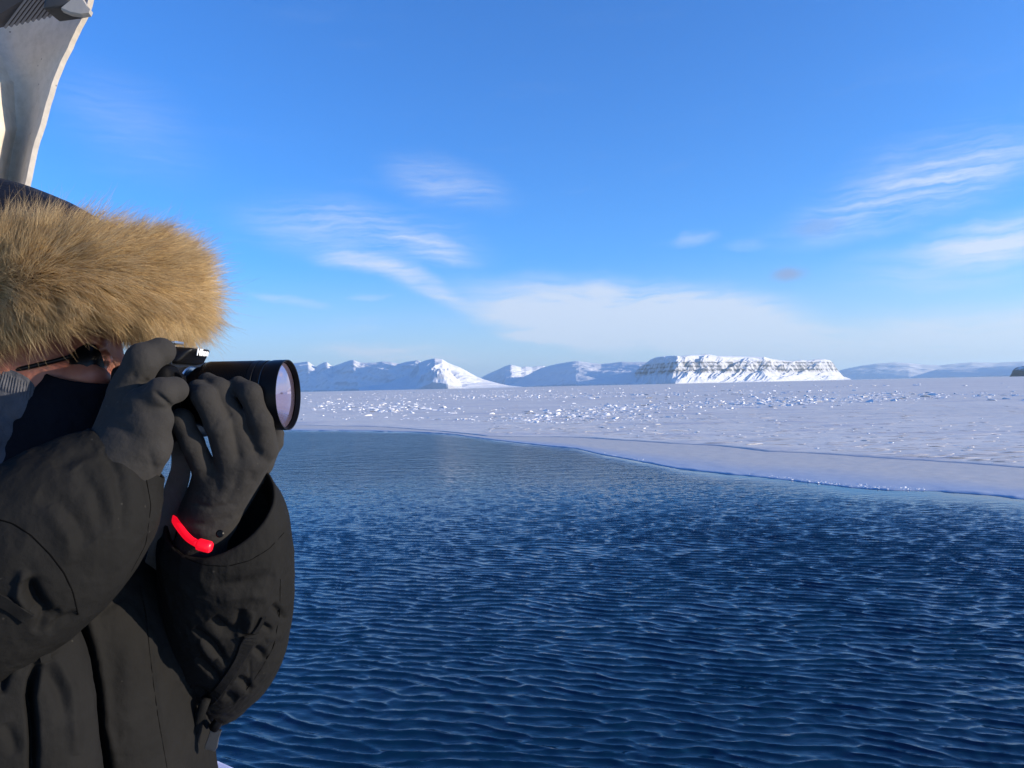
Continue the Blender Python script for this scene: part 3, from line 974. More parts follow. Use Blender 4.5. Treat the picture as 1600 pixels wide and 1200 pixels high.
def sweep(name, pts, rad, mat, parent=None, sides=8, flat=None, ups=None):
    """round cord (or flat strip: flat = (half width, half thickness)) through world points"""
    c = np.array([list(q) for q in pts]); n = len(c)
    T = np.gradient(c, axis=0); T /= np.maximum(np.linalg.norm(T, axis=1, keepdims=True), 1e-9)
    if ups is None:
        U = np.tile(np.array([0.0, -1.0, 0.15]), (n, 1))
    else:
        U = np.array([list(q) for q in ups])
    S = np.cross(T, U); S /= np.maximum(np.linalg.norm(S, axis=1, keepdims=True), 1e-9)
    U = np.cross(S, T)
    r = np.broadcast_to(np.asarray(rad, float), (n,))
    if flat:
        prof = [(-1, -1), (1, -1), (1.0, 0.4), (0.9, 1), (-0.9, 1), (-1, 0.4)]
        wv = np.broadcast_to(np.asarray(flat[0], float), (n,))
        v = np.stack([c + S * (a * wv)[:, None] + U * (b * flat[1]) for a, b in prof], 1)
    else:
        th = np.linspace(0, 2 * math.pi, sides, endpoint=False)
        v = c[:, None] + S[:, None] * (np.cos(th)[None] * r[:, None])[..., None] + U[:, None] * (np.sin(th)[None] * r[:, None])[..., None]
    k = v.shape[1]
    f = [list(x) for x in grid_faces(n, k, True)] + [list(range(k))[::-1], [(n - 1) * k + i for i in range(k)]]
    o = mesh_obj(name, v, f, mat, smooth=not flat)
    bm = bmesh.new(); bm.from_mesh(o.data); bmesh.ops.recalc_face_normals(bm, faces=bm.faces); bm.to_mesh(o.data); bm.free()
    if parent: attach(o, parent)
    return o

def on_surface(o, pts, off, step=4.0):
    L, N = [], []
    for x, y in dense(pts, step):
        l, nn = cast(o, x, y, off)
        if l is not None:
            L.append(l); N.append(nn)
    return L, N

def smooth_pts(L, it=2):
    a = np.array([list(q) for q in L])
    for _ in range(it):
        a[1:-1] = 0.25 * a[:-2] + 0.5 * a[1:-1] + 0.25 * a[2:]
    return a

def lathe(name, prof, org, ax, up, mat, parent=None, n=64, ridges=None):
    """profile (distance along axis, radius) turned about ax"""
    ax = Vector(ax).normalized(); s = ax.cross(Vector(up)).normalized(); u = s.cross(ax)
    th = np.linspace(0, 2 * math.pi, n, endpoint=False)
    v = []
    for i, (a, r) in enumerate(prof):
        rr = np.full(n, r)
        if ridges and ridges[0] <= a <= ridges[1]:
            rr = rr + np.where(np.arange(n) % 4 < 2, 0, -ridges[2])
        v.append(np.array(org)[None] + np.array(ax)[None] * a + np.outer(np.cos(th) * rr, np.array(s)) + np.outer(np.sin(th) * rr, np.array(u)))
    v = np.stack(v)
    o = mesh_obj(name, v, grid_faces(len(prof), n, True), mat)
    bm = bmesh.new(); bm.from_mesh(o.data)
    bmesh.ops.remove_doubles(bm, verts=bm.verts, dist=1e-6)
    bmesh.ops.recalc_face_normals(bm, faces=bm.faces)
    for e in bm.edges:
        if len(e.link_faces) == 2 and e.calc_face_angle(0) > R(32): e.smooth = False
    bm.to_mesh(o.data); bm.free()
    if parent: attach(o, parent)
    return o

def box(name, org, axes, lo, hi, mat, parent=None, bevel=0.003, seg=3, taper=None):
    """bevelled box between lo and hi along three axes from org; taper(q) may move its corners"""
    bm = bmesh.new()
    bmesh.ops.create_cube(bm, size=1.0)
    for vv in bm.verts:
        q = [lo[i] + (hi[i] - lo[i]) * (vv.co[i] + 0.5) for i in range(3)]
        if taper: q = taper(q)
        vv.co = Vector(org) + sum((Vector(axes[i]) * q[i] for i in range(3)), Vector())
    bmesh.ops.recalc_face_normals(bm, faces=bm.faces)
    if bevel: bmesh.ops.bevel(bm, geom=bm.edges, offset=bevel, segments=seg, affect='EDGES', profile=0.6)
    me = bpy.data.meshes.new(name); bm.to_mesh(me); bm.free()
    me.polygons.foreach_set('use_smooth', np.ones(len(me.polygons), dtype=bool))
    try: me.set_sharp_from_angle(angle=R(40))
    except Exception: pass
    me.materials.append(mat)
    o = bpy.data.objects.new(name, me); col.objects.link(o)
    if parent: attach(o, parent)
    return o

# ------------------------------------------------------------------ materials of the near things
def cloth_mat(name, base, rough, weave=900.0, wst=0.25, sheen=0.15, lint=0.0, tone=0.35, spec=0.06):
    m, nt, out = new_mat(name)
    tcn = nt.n('ShaderNodeTexCoord')
    ob = tcn.outputs['Object']
    big = nt.noise(ob, 14.0, 4, 0.6)
    fin = nt.noise(ob, weave, 2, 0.5)
    c = nt.mix(nt.maprange(big, 0.3, 0.7), tuple(b * (1 - tone * .5) for b in base), tuple(b * (1 + tone * .5) for b in base))
    if lint:
        vo = nt.n('ShaderNodeTexVoronoi', feature='F1', ins={'Scale': 85.0}); nt.set(vo.inputs['Vector'], ob)
        sel = nt.math('MULTIPLY', nt.math('LESS_THAN', vo.outputs['Distance'], 0.10), nt.math('GREATER_THAN', nt.noise(ob, 30.0, 2), 0.60))
        c = nt.mix(nt.math('MULTIPLY', sel, lint), c, (0.16, 0.15, 0.13))
    p = nt.n('ShaderNodeBsdfPrincipled', ins={'Roughness': rough, 'Specular IOR Level': spec, 'Sheen Weight': sheen, 'Sheen Roughness': 0.45})
    nt.set(p.inputs['Base Color'], c)
    bn = nt.n('ShaderNodeBump', ins={'Strength': wst, 'Distance': 0.0006})
    nt.set(bn.inputs['Height'], fin)
    b2 = nt.n('ShaderNodeBump', ins={'Strength': 0.6, 'Distance': 0.005})
    nt.set(b2.inputs['Height'], nt.noise(ob, 45.0, 3, 0.5)); nt.set(b2.inputs['Normal'], bn.outputs[0])
    nt.set(p.inputs['Normal'], b2.outputs[0])
    nt.t.links.new(p.outputs[0], out.inputs[0])
    return m
jacket_m = cloth_mat('black_parka_cloth', (0.0108, 0.0106, 0.0104), 0.78, 1100, 0.4, 0.0, 0.12)
seam_m = principled('dark_seam_thread', (0.003, 0.003, 0.003), 0.9, spec=0.02)
strap_m = cloth_mat('black_webbing', (0.008, 0.008, 0.008), 0.65, 1500, 0.5, 0.0)
lining_m = cloth_mat('navy_lining', (0.005, 0.006, 0.010), 0.8, 900, 0.2, 0.0)
hood_m = cloth_mat('dark_nylon_hood', (0.008, 0.008, 0.010), 0.5, 1200, 0.2, 0.0, 0.0, 0.3, 0.15)
glove_m = cloth_mat('charcoal_fleece_glove', (0.0295, 0.0280, 0.0272), 0.9, 1400, 0.45, 0.02, 0.15, 0.25)
gaiter_m = cloth_mat('blue_grey_knit', (0.070, 0.074, 0.090), 0.9, 500, 1.0, 0.15, 0.0, 0.7)
skin_m, nt, out = new_mat('flushed_skin')
tcn = nt.n('ShaderNodeTexCoord')
p = nt.n('ShaderNodeBsdfPrincipled', ins={'Roughness': 0.5, 'Subsurface Weight': 0.25, 'Subsurface Scale': 0.008, 'Subsurface Radius': (1.0, 0.35, 0.2)})
nt.set(p.inputs['Base Color'], nt.mix(nt.maprange(nt.noise(tcn.outputs['Object'], 40.0, 4), 0.35, 0.65), (0.36, 0.14, 0.085), (0.27, 0.09, 0.06)))
bn = nt.n('ShaderNodeBump', ins={'Strength': 0.25, 'Distance': 0.0006}); nt.set(bn.inputs['Height'], nt.noise(tcn.outputs['Object'], 700.0, 2)); nt.set(p.inputs['Normal'], bn.outputs[0])
nt.t.links.new(p.outputs[0], out.inputs[0])
black_plastic = principled('black_camera_plastic', (0.004, 0.004, 0.005), 0.45, spec=0.25, bump=(1500.0, 0.3, 0.0003))
black_rubber = principled('black_grip_rubber', (0.002, 0.002, 0.0025), 0.65, spec=0.08, bump=(900.0, 0.5, 0.0005))
satin_black = principled('satin_black_metal', (0.003, 0.003, 0.0035), 0.34, spec=0.12)
steel_m = principled('brushed_steel', (0.55, 0.55, 0.56), 0.3, metallic=1.0)
silver_m = principled('worn_silver', (0.15, 0.145, 0.14), 0.45, metallic=1.0, bump=(300.0, 0.2, 0.0004))
white_print = principled('white_print', (0.80, 0.80, 0.80), 0.5)
red_rubber = principled('red_rubber', (0.60, 0.10, 0.08), 0.5)
orange_m = principled('orange_print', (0.55, 0.22, 0.14), 0.5)

# ------------------------------------------------------------------ the photographer
def sdf_mesh(name, lo, hi, h, fn, mat, smooth_it=2, post=None):
    g = vgrid(lo, hi, h)
    v, f = surface_nets(fn(g), np.array(lo), h)
    o = mesh_obj(name, v, f, mat)
    bm = bmesh.new(); bm.from_mesh(o.data)
    for _ in range(smooth_it):
        bmesh.ops.smooth_vert(bm, verts=bm.verts, factor=0.5, use_axis_x=True, use_axis_y=True, use_axis_z=True)
    bmesh.ops.recalc_face_normals(bm, faces=bm.faces)
    bm.normal_update()
    if post:
        v = np.array([vv.co[:] for vv in bm.verts]); n = np.array([vv.normal[:] for vv in bm.verts])
        v = post(v, n)
        for vv, c in zip(bm.verts, v): vv.co = c
    bm.to_mesh(o.data); bm.free()
    return o

HD = 0.93
hc = np.array(P(48, 560, HD))
def head_fn(g):
    s = HD / F
    def L(px, py, dd=0.0): return np.array(P(px, py, HD + dd))
    f = ell_sdf(g, hc, (0.098, 0.078, 0.112))
    f = smin(f, ell_sdf(g, L(95, 620), (0.078, 0.064, 0.090)), 0.03)          # jaw and cheeks
    f = smin(f, ell_sdf(g, L(138, 690), (0.030, 0.028, 0.026)), 0.03)         # chin
    f = smin(f, cone_sdf(g, L(172, 560), L(196, 606), 0.009, 0.014), 0.012)   # nose
    f = smin(f, cone_sdf(g, L(150, 535, -.045), L(160, 538, .045), 0.013, 0.013), 0.018)  # brow
    f = smin(f, ell_sdf(g, L(140, 588, -.050), (0.024, 0.020, 0.018)), 0.02)  # cheekbone
    f = smin(f, ell_sdf(g, L(140, 588, .050), (0.024, 0.020, 0.018)), 0.02)
    f = smin(f, cone_sdf(g, L(166, 642, -.02), L(166, 642, .02), 0.008, 0.008), 0.008)    # lips
    f = smin(f, cone_sdf(g, L(162, 655, -.018), L(162, 655, .018), 0.008, 0.008), 0.008)
    f = -smin(-f, ell_sdf(g, L(176, 560, -.036), (0.018, 0.018, 0.013)), 0.012)           # eye sockets
    f = -smin(-f, ell_sdf(g, L(176, 560, .036), (0.018, 0.018, 0.013)), 0.012)
    f = smin(f, ell_sdf(g, L(158, 561, -.036), (0.013, 0.013, 0.0115)), 0.004)            # closed lids
    f = smin(f, ell_sdf(g, L(158, 561, .036), (0.013, 0.013, 0.0115)), 0.004)
    f = smin(f, ell_sdf(g, L(-8, 575, -.074), (0.018, 0.008, 0.030)), 0.008)              # ears
    f = smin(f, ell_sdf(g, L(-8, 575, .074), (0.018, 0.008, 0.030)), 0.008)
    f = smin(f, cone_sdf(g, L(20, 650), L(-40, 820, .03), 0.058, 0.068), 0.03)            # neck
    f = smin(f, cone_sdf(g, L(-40, 860, -.14), L(-40, 860, .20), 0.055, 0.055), 0.05)     # shoulders
    f = smin(f, cone_sdf(g, L(-40, 860, .03), L(20, 1150, .03), 0.10, 0.12), 0.06)        # trunk
    f = smin(f, cone_sdf(g, L(20, 1150, .03), L(60, 1500, .03), 0.12, 0.14), 0.06)
    return f
person = sdf_mesh('person', (hc[0] - .26, hc[1] - .30, hc[2] - .90), (hc[0] + .22, hc[1] + .34, hc[2] + .16), 0.0048, head_fn, skin_m)
set_props(person, 'photographer in black parka with fur hood and gloves holding a camera to the face', 'person')

# gloves -----------------------------------------------------------------
def chain(g, pts, k):
    f = None
    for a, b in zip(pts[:-1], pts[1:]):
        (wa, ra), (wb, rb_) = px4(a), px4(b)
        c = cone_sdf(g, wa, wb, ra, rb_)
        f = c if f is None else smin(f, c, k)
    return f
def hand(name, palm, fingers, h, specs, kf=0.0045):
    pts = [px4(t) for ch in palm + fingers for t in ch]
    lo = np.min([w_ - r for w_, r in pts], axis=0) - 0.012; hi = np.max([w_ + r for w_, r in pts], axis=0) + 0.012
    def fn(g):
        f = None
        for ch in palm:
            c = chain(g, ch, 0.008)
            f = c if f is None else smin(f, c, 0.014)
        for ch in fingers:
            f = smin(f, chain(g, ch, 0.005), kf)
        return f
    def post(v, n):
        v = creases(v, n, specs)
        d = 0.0003 * fbm(v[:, 0] * 90, v[:, 1] * 90, v[:, 2] * 90, oct=3, seed=5) + 0.00015 * ridged(v[:, 0] * 40, v[:, 1] * 40, v[:, 2] * 70, oct=3, seed=15)
        return v + n * d[:, None]
    return attach(sdf_mesh(name, lo, hi, h, fn, glove_m, 2, post), person)

glove_l = hand('glove',
    [[(296, 915, .890, 40), (312, 860, .876, 37), (326, 805, .862, 38)],
     [(332, 812, .866, 32), (405, 716, .840, 20)], [(328, 808, .86, 33), (386, 722, .830, 20)],
     [(324, 808, .86, 34), (356, 726, .826, 21)], [(318, 812, .862, 32), (322, 740, .832, 20)]],
    [[(414, 702, .838, 20.5), (407, 655, .818, 18.8), (391, 615, .806, 17), (372, 602, .815, 14.5)],
     [(388, 714, .832, 20), (366, 654, .812, 17.3), (341, 608, .806, 17), (324, 597, .815, 15)],
     [(357, 720, .824, 20.5), (340, 664, .797, 18.3), (319, 620, .788, 18), (309, 609, .798, 16)],
     [(321, 738, .829, 19), (300, 692, .802, 17.5), (283, 657, .797, 17.5), (280, 652, .81, 15)],
     [(360, 790, .880, 25), (408, 724, .908, 18), (428, 692, .926, 13), (433, 678, .932, 11)]],
    0.0016,
    [([(295, 785), (330, 795), (365, 788), (395, 765)], 5, .0018, 'v'), ([(290, 815), (320, 822), (362, 806)], 5, .0018, 'v'), ([(310, 838), (340, 832), (372, 806)], 5, .002, 'r'),
     ([(372, 735), (366, 765), (352, 785)], 7, .0015, 'v'), ([(340, 745), (338, 775)], 7, .0013, 'v'), ([(395, 700), (408, 712)], 6, .0012, 'v'),
     ([(350, 655), (362, 645)], 4, .0010, 'v'), ([(328, 670), (342, 656)], 4, .0010, 'v'), ([(398, 650), (412, 642)], 4, .0010, 'v'), ([(392, 735), (395, 755)], 6, .0012, 'v')], kf=0.003)
glove_r = hand('glove',
    [[(110, 825, .785, 46), (155, 772, .776, 50), (185, 722, .768, 50)],
     [(172, 740, .772, 48), (200, 622, .782, 31)], [(180, 730, .768, 48), (222, 642, .762, 30)],
     [(190, 725, .768, 44), (234, 672, .758, 30)], [(200, 735, .770, 42), (238, 706, .762, 26)]],
    [[(203, 606, .782, 29), (224, 562, .776, 25.5), (250, 549, .788, 20), (254, 549, .793, 19.5)],
     [(226, 630, .762, 26), (252, 614, .757, 23), (273, 609, .772, 19), (275, 610, .779, 17.5)],
     [(236, 662, .758, 26), (250, 655, .760, 19), (254, 654, .772, 15)],
     [(238, 700, .762, 26), (248, 692, .768, 18), (250, 692, .78, 14)],
     [(168, 690, .806, 28), (198, 642, .838, 21), (216, 616, .852, 17)]],
    0.0016,
    [([(232, 592), (222, 604), (216, 612)], 5, .0025, 'v'), ([(240, 612), (256, 624), (270, 637)], 4, .003, 'v'), ([(165, 625), (185, 640), (205, 638)], 9, .0014, 'v'),
     ([(205, 585), (214, 592)], 6, .001, 'v'), ([(170, 662), (195, 672), (210, 690)], 9, .0016, 'v'), ([(228, 700), (238, 720), (240, 745)], 6, .0012, 'v')], kf=0.006)

# parka -------------------------------------------------------------------
jacket = tube('parka', [(-30, 745, .93, 95, 1.0), (-20, 800, .93, 118, 1.1), (-5, 850, .93, 150, 1.2), (12, 905, .93, 188, 1.1), (40, 960, .93, 228, .95), (62, 1010, .935, 238, .9), (70, 1100, .935, 236, .9), (75, 1200, .935, 238, .9), (80, 1350, .935, 248, .9), (85, 1520, .94, 258, .9)],
    420, 420, jacket_m, person, expo=2.2, noise=(.0035, 9, .35),
    specs=[([(108, 930), (116, 965), (128, 1005), (138, 1045), (144, 1090), (147, 1140), (158, 1200), (168, 1260)], 11, .055, 'v'), ([(136, 965), (150, 1013), (160, 1067), (166, 1133), (182, 1200)], 7, .004, 'r'),
           ([(222, 925), (232, 985), (240, 1060), (248, 1120), (262, 1200)], 3, .0022, 'v'),
           ([(150, 960), (180, 940), (200, 925)], 8, .004, 'v'), ([(190, 960), (200, 1050), (196, 1180)], 16, .003, 'r'), ([(262, 990), (276, 1080), (280, 1180)], 14, .004, 'v'), ([(205, 930), (240, 975), (262, 1010)], 9, .003, 'v')])
for pts in ([(218, 915), (228, 960), (233, 1010), (240, 1070), (247, 1120), (262, 1205)],):
    L, N = on_surface(jacket, pts, -0.0004, 5)
    sweep('seam', smooth_pts(L), .0007, seam_m, jacket, 6)

side = tube('jacket_side', [(-18, 930, .745, 95), (-10, 1000, .735, 108), (10, 1060, .735, 116), (24, 1117, .735, 112), (32, 1167, .735, 108), (42, 1250, .74, 108), (52, 1400, .76, 115)],
    330, 300, jacket_m, None, rb=0.62, noise=(.003, 10, .35), expo=2.3,
    specs=[([(60, 1035), (50, 1065), (47, 1090), (51, 1125), (53, 1165), (50, 1230)], 6, .026, 'v'), ([(24, 985), (17, 1015), (8, 1050), (0, 1085)], 6, .012, 'v'), ([(72, 1040), (95, 1080), (112, 1130)], 13, .005, 'v'), ([(62, 1045), (52, 1085), (46, 1110)], 4, .006, 'v'),
           ([(10, 1130), (25, 1180)], 10, .004, 'v'), ([(85, 1020), (110, 1080), (120, 1180)], 10, .004, 'r')])
attach(side, jacket)

sleeve_r = tube('sleeve', [(198, 712, .775, 66, .86), (170, 745, .768, 92, .88), (140, 780, .758, 112, .85), (80, 838, .738, 132, .8), (10, 898, .725, 138, .8), (-65, 945, .725, 140, .8), (-135, 930, .78, 140, .85), (-170, 860, .86, 135, .85), (-150, 790, .95, 125, .85)],
    430, 330, jacket_m, None, open_start=True, noise=(.0028, 9, .8),
    specs=[([(40, 905), (55, 940), (75, 960)], 12, .013, 'v'), ([(38, 890), (30, 930), (45, 955)], 8, .008, 'r'), ([(95, 955), (70, 965), (55, 990)], 7, .006, 'v'), ([(120, 958), (95, 970), (75, 985)], 6, .005, 'v'),
           ([(160, 700), (185, 745), (192, 800), (190, 840)], 9, .004, 'v'), ([(120, 730), (150, 770), (165, 830)], 13, .004, 'v'), ([(215, 720), (232, 760), (238, 810)], 8, .003, 'v'), ([(60, 770), (100, 790), (140, 850)], 16, .0045, 'v'), ([(150, 700), (120, 712), (85, 730)], 10, .003, 'v'),
           ([(75, 790), (105, 835), (115, 880)], 14, .003, 'r')])
attach(sleeve_r, jacket)
L, N = on_surface(sleeve_r, [(-5, 811), (20, 818), (48, 836), (78, 866), (100, 895), (114, 925), (122, 960)], -0.0003)
sweep('seam', smooth_pts(L), .0008, seam_m, sleeve_r, 6)

cl = np.array(P(345, 800, .87)); toward_l = (np.array([0, 0, CAM_H]) - cl); toward_l /= np.linalg.norm(toward_l)
xr = np.array(CAM_M @ Vector((1, 0, 0)))
sleeve_l = tube('sleeve', [(345, 796, .872, 85, .95), (350, 822, .882, 95, .95), (353, 870, .905, 98.5, .95), (355, 930, .935, 98, .92), (355, 985, .965, 93, .9), (345, 1030, .995, 84, .9), (322, 1056, 1.03, 76, .95), (282, 1058, 1.07, 76, 1.0), (220, 1020, 1.11, 80, 1.0), (140, 940, 1.14, 88, 1.0), (60, 870, 1.15, 95, 1.0)],
    460, 340, jacket_m, None, open_start=True, noise=(.003, 10, .8), tilt=(toward_l * 0.78 - xr * 0.45, 0.66, 0.16),
    specs=[([(300, 985), (330, 1010), (352, 1040)], 8, .010, 's'), ([(305, 1030), (325, 1050), (342, 1065)], 8, .009, 's'), ([(300, 1075), (315, 1085), (330, 1100)], 7, .008, 'v'), ([(330, 965), (350, 985), (372, 990)], 9, .009, 'v'), ([(378, 950), (374, 975), (372, 992)], 7, .007, 'v'),
           ([(425, 945), (436, 955), (446, 970)], 5, .006, 'v'), ([(410, 975), (424, 985)], 4, .006, 'v'), ([(398, 1012), (410, 1022), (414, 1032)], 6, .007, 'v'), ([(370, 1060), (384, 1068), (392, 1080)], 6, .007, 'v'), ([(352, 1085), (370, 1094)], 6, .006, 'v'), ([(312, 1000), (336, 1030)], 7, .006, 'r'),
           ([(330, 900), (380, 905), (430, 895)], 10, .0035, 'v'), ([(340, 930), (390, 925), (420, 935)], 9, .003, 'r'), ([(390, 1030), (391, 1060), (388, 1085)], 2, .0014, 'v'), ([(395, 955), (390, 975), (385, 990)], 5, .004, 'r'), ([(415, 1000), (440, 990)], 6, .003, 'r')])
attach(sleeve_l, jacket)
for pts in ([(262, 838), (272, 856), (292, 873), (320, 883), (355, 885), (390, 876), (420, 858), (444, 832)], [(438, 905), (437, 960), (428, 1010), (405, 1050), (380, 1085)]):
    L, N = on_surface(sleeve_l, pts, -0.0003)
    if len(L) > 3: sweep('seam', smooth_pts(L, 3), .0007, seam_m, sleeve_l, 6)
for pts in ([(228, 745), (236, 790), (228, 850), (205, 893)],):
    L, N = on_surface(sleeve_r, pts, -0.0003)
    if len(L) > 3: sweep('seam', smooth_pts(L, 3), .0007, seam_m, sleeve_r, 6)
# elbow straps
def strap(name, o, pts, half_px, d, off, mat, parent, thick=0.0012):
    L, N = on_surface(o, pts, off, 5)
    if len(L) < 3: return None
    a = smooth_pts(L, 4)
    wv = np.interp(np.linspace(0, 1, len(a)), np.linspace(0, 1, len(half_px)), half_px) * d / F
    nn = smooth_pts(N, 6)
    return sweep(name, a, 1, mat, parent, flat=(wv, thick), ups=nn)
strap('sleeve_strap', sleeve_l, [(392, 990), (378, 1022), (362, 1048), (346, 1072), (330, 1092)], [15, 10, 9, 9, 10], .85, .002, strap_m, sleeve_l)
strap('strap_tab', sleeve_l, [(411, 963), (404, 978), (396, 988)], [4, 4.5, 5], .85, .002, strap_m, sleeve_l)
strap('sleeve_strap', sleeve_r, [(-30, 925), (0, 936), (25, 950), (45, 966)], [9, 9, 9, 9], .70, .002, strap_m, sleeve_r)
strap('sleeve_strap', side, [(30, 972), (52, 990), (66, 1012), (70, 1034)], [8, 9, 9, 8], .70, .003, strap_m, side)
# cinch cord and zip pull at the hem of the far sleeve
zq = P(326, 1128, .93)
sweep('hem_cord', [P(305, 1085, .95), P(313, 1108, .94), P(318, 1125, .935), P(326, 1136, .93)], .0035, strap_m, jacket, 8)
sweep('hem_cord', [P(322, 1092, .925), P(312, 1118, .93), P(306, 1150, .935), P(300, 1190, .94)], .006, strap_m, jacket, 8)
zp = sweep('zip_pull', [P(338, 1139, .925), P(334, 1152, .925), P(330, 1166, .925), P(328, 1171, .925)], 1, silver_m, jacket, flat=(np.array([8.5, 8, 9.5, 8]) * .925 / F, .0016), ups=[(.25, -1, .1)] * 4)
lathe('zip_slider', [(0, 0), (0, .0058), (.004, .0064), (.010, .0064), (.0125, .005), (.0125, 0)], P(342, 1126, .927), (P(331, 1142, .925) - P(342, 1126, .927)), (0, 1, 0), satin_black, zp, 20)

# red glowing wristband at the far cuff, black snap beside it
glow, nt, out = new_mat('red_glowing_band')
p = nt.n('ShaderNodeBsdfPrincipled', ins={'Base Color': (0.6, 0.004, 0.015, 1), 'Roughness': 0.35, 'Emission Color': (1.0, 0.004, 0.022, 1), 'Emission Strength': 0.34})
nt.t.links.new(p.outputs[0], out.inputs[0])
band = sweep('wristband', catmull([list(P(*q)) for q in [(271, 806, .850), (276, 817, .838), (285, 830, .827), (296, 842, .819), (309, 850, .814)]], 24), np.concatenate([np.linspace(.001, .0040, 5), np.full(19, .0040)]), glow, person, 12)
sweep('clasp', catmull([list(P(*q)) for q in [(308, 849.5, .8135), (313, 851, .813), (324, 854, .812), (331, 855.5, .812)]], 10), np.array([.0042, .0062, .0064, .0064, .0064, .0064, .0064, .0064, .0062, .0045]), glow, band, 14)
lathe('snap_button', [(0, .0), (0, .004), (-.002, .0042), (-.003, .003), (-.003, 0)], P(344, 834, .815), (-.2, 1, -.2), (0, 0, 1), satin_black, sleeve_l, 20)

# hood, fur ruff, gaiter ---------------------------------------------------
hoodc = P(-82, 522, .93)
hv = []
for i in range(90):
    a = math.pi * i / 89
    for j in range(140):
        b = 2 * math.pi * j / 140
        hv.append((math.sin(a) * math.cos(b), math.sin(a) * math.sin(b), math.cos(a)))
hv = np.array(hv)
sH = .93 / F
hw = np.array(hoodc) + hv * np.array([332 * sH, .150, 247 * sH])
dn = 0.004 * ridged(hw[:, 0] * 8, hw[:, 1] * 8, hw[:, 2] * 8, oct=3, seed=3)
hw += hv * dn[:, None]
# the hood opens towards the face: draw the front in behind the fur
hood = mesh_obj('hood', hw, grid_faces(90, 140, True), hood_m)
bm = bmesh.new(); bm.from_mesh(hood.data)
kill = [vv for vv in bm.verts if project(np.array(vv.co))[0] > 130 and vv.co.z < P(0, 420, .93).z or (project(np.array(vv.co))[1] > 480 + max(0.0, -60 - project(np.array(vv.co))[0]) * 1.6)]
bmesh.ops.delete(bm, geom=kill, context='VERTS')
bmesh.ops.remove_doubles(bm, verts=bm.verts, dist=1e-6)
bmesh.ops.recalc_face_normals(bm, faces=bm.faces); bm.to_mesh(hood.data); bm.free()
attach(hood, person)

ruff_path = [(-190, 525, .90), (-110, 478, .835), (-40, 448, .805), (45, 435, .795), (130, 424, .80), (222, 434, .842), (270, 458, .90), (248, 460, .965), (140, 455, 1.02), (30, 462, 1.06), (-80, 490, 1.07)]
NS = 260
rp = catmull([list(P(*q)) for q in ruff_path], NS)
ruff_base_m = principled('fur_backing', (0.16, 0.105, 0.055), 0.95)
def ruff_frames():
    T = np.gradient(rp, axis=0); T /= np.linalg.norm(T, axis=1, keepdims=True)
    up = np.array([0, 0, 1.0])
    S = np.cross(T, up); S /= np.linalg.norm(S, axis=1, keepdims=True)
    U = np.cross(S, T)
    return T, S, U
rT, rS, rU = ruff_frames()
RW = np.interp(np.linspace(0, 1, NS), [0, .15, .35, .6, 1], [.030, .031, .031, .037, .036])      # half height of the pile's base
RB = RW * 0.72
th = np.linspace(0, 2 * math.pi, 40, endpoint=False)
rv = rp[:, None] + rS[:, None] * (np.cos(th)[None] * RB[:, None])[..., None] + rU[:, None] * (np.sin(th)[None] * RW[:, None])[..., None]
ruff = mesh_obj('fur_ruff', rv, grid_faces(NS, 40, True), ruff_base_m)
attach(ruff, hood)

fur_m, nt, out = new_mat('tan_fur')
hi_ = nt.n('ShaderNodeHairInfo')
tcn = nt.n('ShaderNodeNewGeometry')
pn = nt.noise(tcn.outputs['Position'], 20.0, 4, 0.65)
rootc = nt.mix(nt.maprange(pn, 0.35, 0.65), (0.54, 0.345, 0.135), (0.84, 0.64, 0.35))
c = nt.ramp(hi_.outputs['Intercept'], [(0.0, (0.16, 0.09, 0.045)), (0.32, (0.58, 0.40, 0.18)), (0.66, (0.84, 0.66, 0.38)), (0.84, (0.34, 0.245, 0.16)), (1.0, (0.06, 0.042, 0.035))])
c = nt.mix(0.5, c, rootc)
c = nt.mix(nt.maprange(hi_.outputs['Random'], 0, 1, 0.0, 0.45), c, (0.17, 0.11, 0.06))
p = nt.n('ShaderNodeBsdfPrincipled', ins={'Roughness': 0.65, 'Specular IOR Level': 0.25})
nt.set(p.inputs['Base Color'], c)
tr = nt.n('ShaderNodeBsdfTranslucent'); nt.set(tr.inputs['Color'], c)
mx = nt.n('ShaderNodeMixShader', ins={0: 0.36}); nt.t.links.new(p.outputs[0], mx.inputs[1]); nt.t.links.new(tr.outputs[0], mx.inputs[2])
nt.t.links.new(mx.outputs[0], out.inputs[0])

